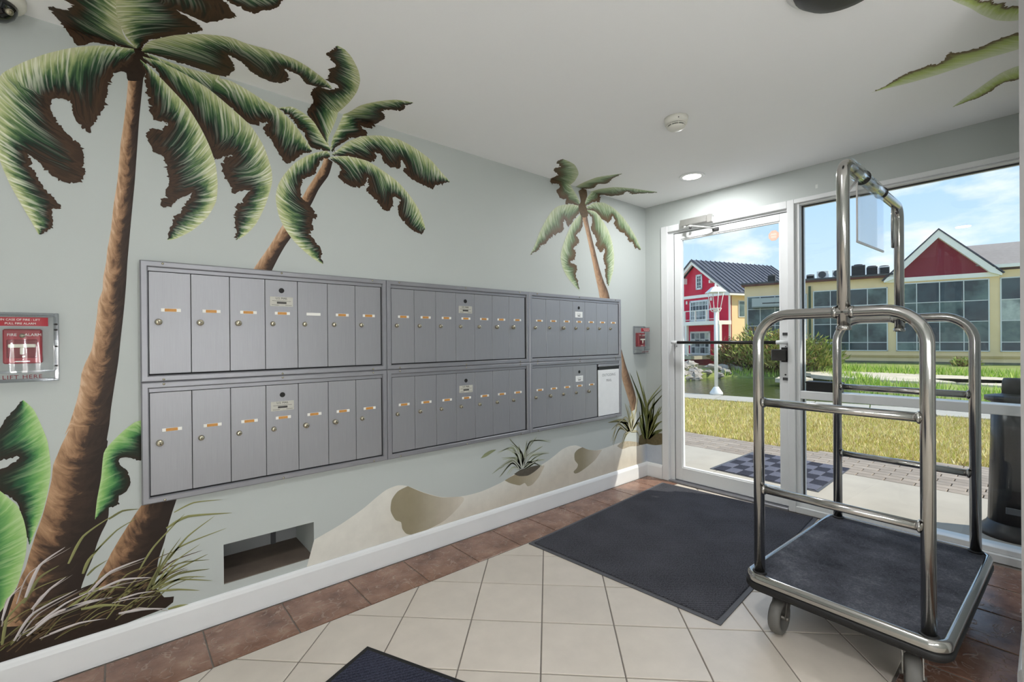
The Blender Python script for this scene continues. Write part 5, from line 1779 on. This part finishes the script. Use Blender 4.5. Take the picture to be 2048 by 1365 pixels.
# bare sandy strip
k = MB()
for (cx, cy, rx, ry) in ((17.2, 1.0, 1.9, 3.2), (16.2, -2.6, 1.6, 2.6), (14.0, 3.4, .7, .5)):
    pts = [(cx + rx * math.cos(a) * (1 + .18 * math.sin(3 * a + cx)), cy + ry * math.sin(a) * (1 + .12 * math.cos(5 * a))) for a in np.linspace(0, 2 * math.pi, 28)[:-1]]
    k.prism(pts, 'z', -.3, -.165)
structure(k.build('sand_strip', M['sand']))


def band(n, x0, x1, y0, y1, z=-.2):
    return np.stack([rng.uniform(x0, x1, n), rng.uniform(y0, y1, n), np.full(n, z)], 1)


P_ = []
for i in range(9000):
    s_ = rng.uniform(0, n2_ - 1.01)
    a_ = int(s_); q = sh[a_] + (sh[a_ + 1] - sh[a_]) * (s_ - a_)
    if q[1] > 6.9 or q[1] < -9:
        continue
    o_ = rng.uniform(.1, 2.2)
    P_.append((q[0] + o_, q[1], -.42 + min(o_, 1.2) * .16))
P_ = np.array(P_ + band(2500, 18.5, 22, -6, 6).tolist())
blade_field('bank_grass', P_, .26, .035, [(158, 190, 70), (180, 204, 88), (136, 168, 60), (196, 204, 108)], 'bright green grass on the far bank of the pond', 'grass', .6)

# rocks
def rock_mesh(seed, s):
    g = np.random.default_rng(seed)
    k = MB()
    pr = []
    nU, nV = 8, 5
    v = []
    for j in range(nV + 1):
        ph = math.pi * j / nV
        for i in range(nU):
            th = 2 * math.pi * i / nU
            r_ = 1 + g.uniform(-.28, .22)
            v.append((r_ * math.sin(ph) * math.cos(th) * s[0], r_ * math.sin(ph) * math.sin(th) * s[1], r_ * math.cos(ph) * s[2]))
    f = []
    for j in range(nV):
        for i in range(nU):
            i2 = (i + 1) % nU
            f.append((j * nU + i, j * nU + i2, (j + 1) * nU + i2, (j + 1) * nU + i))
    return k.add(v, f)


protos = [rock_mesh(s_, d_).build('rock', M['rock']) for s_, d_ in ((1, (.42, .34, .22)), (2, (.30, .38, .20)), (3, (.55, .26, .17)))]
rk = 0
where = ('at the waterline of the far bank', 'half way up the far bank', 'at the top of the far bank')
for i in range(84):
    y = random.uniform(6.6, 9.6)
    tt = random.random()
    x = 12.3 + (16.4 - 12.3) * max(0, (7.4 - y) / 1.0 if y < 7.4 else 0) + tt * 4.2
    z = -.36 + tt * .36
    o = protos[i % 3].copy()
    COL.objects.link(o)
    o.location = (x, y, z)
    o.rotation_euler = (random.uniform(-.3, .3), random.uniform(-.3, .3), random.uniform(0, 6.28))
    sc_ = random.uniform(.45, .95)
    o.scale = (sc_, sc_, sc_)
    shp = ('blocky', 'rounded', 'long flat')[i % 3]
    tag(o, shp + ' grey rock in the heap ' + where[min(2, int(tt * 3))], 'rock', shp + ' rocks ' + where[min(2, int(tt * 3))])
for p_ in protos:
    bpy.data.objects.remove(p_)

# bushes of reeds
def bush(cx, cy, rx, ry, hgt, n, cols, label, seed):
    b = thing('reed_bush', label, 'bush', (cx, cy, -.25))
    g = np.random.default_rng(seed)
    a = g.uniform(0, 2 * np.pi, n); rr = np.sqrt(g.uniform(0, 1, n))
    base = np.stack([rr * np.cos(a) * rx, rr * np.sin(a) * ry, 0 * a], 1)
    topz = hgt * (1 - .55 * rr ** 2) * g.uniform(.55, 1.05, n)
    outv = np.stack([np.cos(a), np.sin(a)], 1) * (rr * .35 + .1)[:, None] * hgt * g.uniform(.3, 1, (n, 1))
    V = np.zeros((n, 4, 3))
    # each leaf: narrow blade hanging in the crown
    f0 = g.uniform(.25, .85, n)
    c0 = base.copy(); c0[:, :2] += outv * f0[:, None]; c0[:, 2] = topz * f0
    d = np.stack([g.normal(0, .5, n) + np.cos(a) * .5, g.normal(0, .5, n) + np.sin(a) * .5, g.uniform(.2, 1.2, n)], 1)
    d /= np.linalg.norm(d, axis=1)[:, None]
    L_ = g.uniform(.16, .34, n)[:, None]
    s_ = np.cross(d, g.normal(0, 1, (n, 3)))
    s_ /= np.linalg.norm(s_, axis=1)[:, None]
    wv = s_ * g.uniform(.018, .04, (n, 1))
    V[:, 0] = c0; V[:, 1] = c0 + d * L_ * .5 + wv; V[:, 2] = c0 + d * L_; V[:, 3] = c0 + d * L_ * .5 - wv
    cc = np.array([lin(*c)[:3] for c in cols])
    Cv = np.ones((n, 4, 4), np.float32)
    Cv[:, :, :3] = (cc[g.integers(0, len(cc), n)] * g.uniform(.75, 1.2, (n, 1)))[:, None, :]
    me = bpy.data.meshes.new('foliage')
    me.from_pydata(V.reshape(-1, 3).tolist(), [], [(4 * i, 4 * i + 1, 4 * i + 2, 4 * i + 3) for i in range(n)])
    at = me.color_attributes.new('Col', 'FLOAT_COLOR', 'POINT')
    at.data.foreach_set('color', Cv.ravel())
    me.materials.append(G_MAT)
    o = link(bpy.data.objects.new('foliage', me), b)
    o['kind'] = 'stuff'
    k = MB()
    for i in range(60):
        q = base[i]
        k.tube([q, q * .6 + np.array([outv[i][0], outv[i][1], topz[i] * .8])], .012, 4, False)
    s2_ = k.build('stems', plain('bush_stem', (112, 84, 56), .9, var=.2), b)
    s2_['kind'] = 'stuff'
    return b


GR = [(150, 164, 78), (178, 182, 98), (124, 140, 64), (190, 174, 104), (160, 126, 84)]
bush(18.3, 6.15, .9, .8, 2.35, 4200, GR, 'tall olive reed bush behind the lamp post across the pond', 21)
bush(18.1, 5.15, 1.0, .8, 2.15, 4200, GR, 'wide green reed bush across the pond, in the middle of the door glass', 22)
bush(18.6, 4.3, .8, .7, 1.9, 3000, [(140, 150, 62), (116, 134, 52), (160, 156, 84)], 'lighter green reed bush nearest the door lock across the pond', 23)
bush(18.0, 7.1, .6, .6, 1.7, 1800, [(150, 130, 84), (126, 110, 64), (112, 120, 56), (140, 92, 64)], 'dry brownish bush at the end of the red house deck', 24)
bush(22.6, 6.15, .6, .7, .9, 1200, [(150, 156, 90), (128, 138, 70), (170, 164, 110)], 'low pale bush at the foot of the yellow building', 25)
bush(26.6, 0.3, .35, .35, .5, 300, GR, 'small weed growing against the yellow building wall at the right', 26)

# lamp post on the pond wall
lm = thing('lamp_post', 'white lamp post with an open lantern on the pond wall', 'lamp post', (6.40, 2.44, -.02))
W_ = plain('white_lamp_paint', (232, 230, 222), .5, var=.04)
MB().lathe([(0.135, 0), (0.135, .04), (0.06, .155), (0.05, .17)], 20).build('base_cone', W_, lm)
MB().tube([(0, 0, .16), (0, 0, 1.86)], .038, 14).build('post', W_, lm)
k = MB().lathe([(0.045, 1.83), (0.06, 1.86), (0.03, 1.90)], 14)
k.build('collar', W_, lm)
for i in range(4):
    a = R(45 + 90 * i)
    k = MB().tube([(0, 0, 1.80), (.09 * math.cos(a), .09 * math.sin(a), 1.83), (.12 * math.cos(a), .12 * math.sin(a), 1.90)], .010, 6)
    k.tube([(.10 * math.cos(a), .10 * math.sin(a), 1.88), (.17 * math.cos(a), .17 * math.sin(a), 2.24)], .009, 6)
    k.build('lantern_bar', W_, lm)
k = MB().lathe([(0.24, 2.235), (0.24, 2.25), (0.10, 2.36), (0.03, 2.37), (0.02, 2.40), (0.028, 2.42), (0, 2.44)], 4, (0, 0, 0), Matrix.Rotation(R(0), 3, 'Z'), False)
k.build('lantern_roof', W_, lm)
MB().lathe([(0.115, 1.885), (0.115, 1.90), (0, 1.90)], 4, (0, 0, 0), None, False).build('lantern_floor', W_, lm)

# ------------------------------------------------------------------ window helper for the far houses
def far_window(parent, x0, x1, z0, z1, nx, nz, mat_p, fr=.05, yv=0.0, bar=.035, xs=None, zs=None):
    """frame object with separate panes as sub-parts; front plane at y = yv (towards -y)"""
    k = MB()
    k.box(x0, x1, yv - .05, yv, z0, z0 + fr).box(x0, x1, yv - .05, yv, z1 - fr, z1).box(x0, x0 + fr, yv - .05, yv, z0, z1).box(x1 - fr, x1, yv - .05, yv, z0, z1)
    xs = xs or [x0 + (x1 - x0) * i / nx for i in range(nx + 1)]
    zs = zs or [z0 + (z1 - z0) * i / nz for i in range(nz + 1)]
    for a in xs[1:-1]:
        k.box(a - bar / 2, a + bar / 2, yv - .045, yv, z0, z1)
    for a in zs[1:-1]:
        k.box(x0, x1, yv - .045, yv, a - bar / 2, a + bar / 2)
    w_ = k.build('window', M['win_frame'], parent)
    for i in range(len(xs) - 1):
        for j in range(len(zs) - 1):
            mp_ = mat_p[(i * 3 + j) % len(mat_p)] if isinstance(mat_p, list) else mat_p
            MB().box(xs[i] + bar / 2, xs[i + 1] - bar / 2, yv - .025, yv - .015, zs[j] + bar / 2, zs[j + 1] - bar / 2).build('pane', mp_, w_)
    return w_


# ------------------------------------------------------------------ yellow building
yb_ = thing('yellow_building', 'long yellow two-storey building with glass bays and a maroon gable', 'building', (27.29, 6.50, -.2), R(-75.87))
Z0 = .2
MB().box(-3.8, 11.0, 0, 4.0, 0, 4.42 + Z0).build('wall', M['bldg_yellow'], yb_)
MB().box(-3.85, 11.0, -.06, 0, .12 + Z0, .22 + Z0).build('ledge', plain('ledge_stucco', (206, 176, 120), .85, var=.05), yb_)
MB().box(-3.8, 11.0, -.04, 0, 0, .10).build('foundation', plain('stained_footing', (120, 116, 92), .9, var=.3, vscale=3), yb_)
PT = [M['pane_teal'], M['pane_dark'], M['pane_teal'], M['pane_teal'], M['pane_dark']]
ZR = [a + Z0 for a in (.44, .91, 1.95, 2.98, 3.98)]
far_window(yb_, -0.2, 3.18, ZR[0], 3.90 + Z0, 0, 0, PT, xs=[-.2, .63, 1.49, 2.31, 3.18], zs=ZR[:4] + [3.90 + Z0])
far_window(yb_, 3.52, 7.07, ZR[0], 4.04 + Z0, 0, 0, PT, xs=[3.52, 4.36, 5.25, 6.15, 7.07], zs=ZR[:4] + [4.04 + Z0])
far_window(yb_, 7.43, 10.2, ZR[0], 4.05 + Z0, 0, 0, [M['pane_dark'], M['pane_teal'], M['pane_curtain']], xs=[7.43, 8.35, 9.3, 10.2], zs=ZR[:4] + [4.05 + Z0])
far_window(yb_, -3.65, -0.50, ZR[0], 3.78 + Z0, 0, 0, PT, xs=[-3.65, -2.93, -2.14, -1.32, -.5], zs=ZR[:4] + [3.78 + Z0])
MB().box(-.42, -.30, -.10, 0, 0, 4.2 + Z0).build('downspout', plain('green_downspout', (56, 74, 50), .6, var=.1), yb_)
k = MB().box(-3.32, -1.2, -.55, -.04, 3.05 + Z0, 3.12 + Z0).box(-3.32, -1.2, -.55, -.50, 3.05 + Z0, 3.62 + Z0)
aw = k.build('sign_canopy', plain('grey_sign_canopy', (176, 178, 172), .6, var=.05), yb_)
MB().box(-2.75, -1.75, -.56, -.55, 3.27 + Z0, 3.33 + Z0).build('sign_lettering', M['ink'], aw)
# flat roof with brown edge
MB().box(-3.95, 3.4, -.25, 4.0, 4.42 + Z0, 4.52 + Z0).build('roof_edge', M['roof_edge'], yb_)
MB().box(-3.95, 3.4, -.28, 4.0, 4.52 + Z0, 4.62 + Z0).build('flat_roof', M['roof_flat'], yb_)
# gable bay roof
k = MB().prism([(3.42, 4.33 + Z0), (7.02, 4.36 + Z0), (5.22, 6.30 + Z0)], 'y', -.02, .3)
k.build('gable_wall', M['bldg_maroon'], yb_)
k = MB().box(3.1, 7.4, -.08, .02, 4.12 + Z0, 4.34 + Z0)
k.prism([(3.02, 4.12 + Z0), (3.42, 4.30 + Z0), (5.20, 6.27 + Z0), (5.20, 6.66 + Z0), (3.00, 4.22 + Z0)], 'y', -.25, .05)
k.prism([(7.46, 4.14 + Z0), (7.06, 4.32 + Z0), (5.20, 6.27 + Z0), (5.20, 6.66 + Z0), (7.48, 4.24 + Z0)], 'y', -.25, .05)
k.build('gable_trim', M['bldg_white'], yb_)
k = MB().prism([(2.96, 4.22 + Z0), (5.20, 6.66 + Z0), (5.20, 6.74 + Z0), (2.92, 4.26 + Z0)], 'y', -.28, 4.0)
k.prism([(7.52, 4.24 + Z0), (5.20, 6.66 + Z0), (5.20, 6.74 + Z0), (7.56, 4.28 + Z0)], 'y', -.28, 4.0)
k.build('gable_roof', M['roof_rib'], yb_)
v = [(6.6, -.2, 4.66 + Z0), (11.2, -.2, 4.66 + Z0), (11.2, 3.0, 6.15 + Z0), (6.0, 3.0, 6.15 + Z0), (6.0, 3.4, 4.6 + Z0), (11.2, 3.4, 4.6 + Z0)]
MB().add(v, [(0, 1, 2, 3), (3, 2, 5, 4)]).build('shingle_roof', M['roof_shingle'], yb_)
MB().box(7.2, 11.2, -.24, -.14, 4.52 + Z0, 4.68 + Z0).build('eave_board', M['bldg_white'], yb_)


def hvac(u, w_, h_, m, label, fan):
    c = R(-75.87)
    o = thing('rooftop_unit', label, 'air conditioner', (27.29 + u * math.cos(c) + .97 * .25, 6.50 + u * math.sin(c) + .244 * .25, 4.62), c, 'air conditioning units on the yellow roof')
    MB().bbox(0, w_, 0, .5, 0, h_, .02).build('casing', m, o)
    if fan:
        MB().lathe([(0.0, 0), (0.17, 0), (0.19, .01), (0.19, .03), (0.17, .03)], 18, (w_ * .45, -.02, h_ * .52), Matrix.Rotation(R(90), 3, 'X')).build('fan_grille', M['hvac_dark'], o)
        MB().box(-.03, w_ + .03, 0, .5, -.0, .05).build('feet', M['hvac_dark'], o)
    else:
        k = MB()
        for i in range(6):
            k.box(.03, w_ - .03, -.02, 0, .06 + i * (h_ - .1) / 6, .06 + i * (h_ - .1) / 6 + .05)
        k.build('louvre', M['rubber'], o)
        MB().lathe([(0.2, h_), (0.2, h_ + .06), (.14, h_ + .07), (0, h_ + .05)], 16, (w_ / 2, .25, 0)).build('fan_top', M['hvac_dark'], o)
    return o


hvac(-.55, .42, .25, M['hvac_light'], 'low grey unit at the left end of the roof', False)
hvac(-.02, .58, .46, M['hvac_light'], 'pale fan unit with round grille on the yellow roof', True)
hvac(.72, .52, .46, M['hvac_light'], 'second pale fan unit on the yellow roof behind the cart arch', True)
hvac(1.62, .62, .62, M['hvac_dark'], 'tall dark cooling unit on the yellow roof', False)
hvac(2.30, .48, .48, M['hvac_dark'], 'short dark cooling unit on the yellow roof', False)
hvac(2.84, .46, .44, M['hvac_light'], 'light unit nearest the maroon gable on the roof', False)
hvac(-2.55, .42, .42, M['hvac_dark'], 'lone dark box on the roof seen through the door', False)

# ------------------------------------------------------------------ red house
rh = thing('red_house', 'red gabled house with white trim, balcony and deck across the pond', 'house', (32.23, 17.67, -.5), R(-107.62))
Q = .5
UL, UR, UA = -1.75, 4.89, 1.57
MB().box(UL, UR, 0, 8.5, 0, 4.55 + Q).build('side_wall', M['bldg_yellow'], rh)
k = MB().prism([(UL, Q - 1.2), (UR, Q - 1.2), (UR, 4.5 + Q), (UA, 7.12 + Q), (UL, 4.5 + Q)], 'y', -.06, .1)
k.build('front_wall', M['bldg_red'], rh)
k = MB().box(UL - .1, UR + .06, -.12, -.05, 4.42 + Q, 4.66 + Q).box(UR - .12, UR + .04, -.10, -.05, 0, 4.42 + Q)
k.prism([(UR + .35, 4.30 + Q), (UR + .35, 4.58 + Q), (UA, 7.42 + Q), (UA, 7.10 + Q)], 'y', -.5, -.3)
k.prism([(UL - .35, 4.30 + Q), (UL - .35, 4.58 + Q), (UA, 7.42 + Q), (UA, 7.10 + Q)], 'y', -.5, -.3)
for s_, u_ in ((1, UA + 1.75), (-1, UA - 1.0)):
    k.box(u_ - .06, u_ + .06, -.45, -.05, 5.55 + Q + (.1 if s_ < 0 else -.12), 5.75 + Q + (.35 if s_ < 0 else -.1))
k.build('front_trim', M['bldg_white'], rh)
rf_l = MB()
for s_ in (1, -1):
    ue = UR + .45 if s_ > 0 else UL - .45
    rf_l.add([(UA, -.6, 7.48 + Q), (ue, -.6, 4.56 + Q), (ue, 8.6, 4.56 + Q), (UA, 8.6, 7.48 + Q), (UA, -.6, 7.38 + Q), (ue, -.6, 4.46 + Q), (ue, 8.6, 4.46 + Q), (UA, 8.6, 7.38 + Q)],
             [(0, 1, 2, 3), (7, 6, 5, 4), (0, 4, 5, 1), (1, 5, 6, 2), (2, 6, 7, 3)])
rfo = rf_l.build('metal_roof', M['roof_metal'], rh)
for i in range(19):
    yy_ = -.55 + i * .5
    k = MB()
    e = Vector((UR + .45 - UA, 0, 4.56 - 7.48))
    for a_ in (0,):
        k.add([(UA, yy_, 7.49 + Q), (UA, yy_ + .05, 7.49 + Q), (UA, yy_ + .025, 7.56 + Q), (UR + .45, yy_, 4.57 + Q), (UR + .45, yy_ + .05, 4.57 + Q), (UR + .45, yy_ + .025, 4.64 + Q)], [(0, 3, 5, 2), (2, 5, 4, 1), (0, 2, 1), (3, 4, 5)])
    k.build('roof_rib', M['roof_rib'], rfo)
MB().box(UR + .02, UR + .46, -.6, 8.6, 4.34 + Q, 4.46 + Q).build('eave_board', M['bldg_white'], rh)
far_window(rh, 1.60, 2.26, 5.08 + Q, 6.28 + Q, 2, 4, M['pane_dark'], .14, -.06, .04)
far_window(rh, .92, 2.92, 2.56 + Q, 4.24 + Q, 6, 4, [M['pane_curtain'], M['pane_curtain'], M['pane_dark']], .14, -.06, .04)
far_window(rh, .95, 3.02, -.1 + Q, 1.76 + Q, 4, 3, [M['pane_dark'], M['pane_curtain']], .14, -.06, .05)
# side window
k = MB().box(UR, UR + .05, .75, 1.95, 2.75 + Q, 4.0 + Q)
sw = k.build('side_window', M['win_frame'], rh)
for i in range(2):
    MB().box(UR + .04, UR + .06, .82 + i * .54, 1.32 + i * .54, 2.82 + Q, 3.93 + Q).build('pane', M['pane_teal'], sw)
# balcony and deck with railings
bal = MB().box(UL, UR + .1, -1.3, -.06, 2.22 + Q, 2.50 + Q).build('balcony', M['bldg_white'], rh)
k = MB()
k.box(UL, UR + .05, -1.28, -1.22, 3.30 + Q, 3.36 + Q).box(UL, UR + .05, -1.28, -1.22, 2.62 + Q, 2.66 + Q)
u_ = UL
k.build('handrail', M['bldg_white'], bal)
u_ = UL
while u_ < UR + .1:
    MB().box(u_, u_ + .09, -1.30, -1.20, 2.5 + Q, 3.36 + Q).build('rail_post', M['bldg_white'], bal)
    u_ += 1.1
for u_ in (UL + .1, 1.55, UR - .1):
    MB().box(u_, u_ + .22, -1.25, -1.03, -.1 + Q, 2.22 + Q).build('porch_post', M['bldg_white'], rh)
for u_, z_ in ((.55, 4.0), (.6, 1.55), (3.1, 4.1)):
    MB().bbox(u_, u_ + .14, -.16, -.06, z_ + Q, z_ + .26 + Q, .02).build('wall_lamp', M['bldg_white'], rh)
dk = MB().box(UL, 3.6, -2.6, -.06, -.36 + Q, -.10 + Q).build('deck', plain('weathered_deck', (176, 168, 148), .8, var=.1), rh)
MB().box(UL, 3.6, -2.60, -2.50, .70 + Q, .80 + Q).build('deck_rail', M['bldg_white'], dk)
MB().box(UL, 3.6, -2.60, -2.50, .02 + Q, .08 + Q).build('deck_rail', M['bldg_white'], dk)
u_ = UL
while u_ < 3.6:
    MB().box(u_, u_ + .10, -2.60, -2.50, -.10 + Q, .78 + Q).build('deck_post', M['bldg_white'], dk)
    u_ += .55
k = MB()
for a_, b_ in ((0.6, 2.4), (2.4, .6)):
    k.tube([(a_, -2.4, -.30 + Q), (b_, -2.4, -.95 + Q)], .05, 6)
k.build('deck_brace', M['bldg_white'], dk)
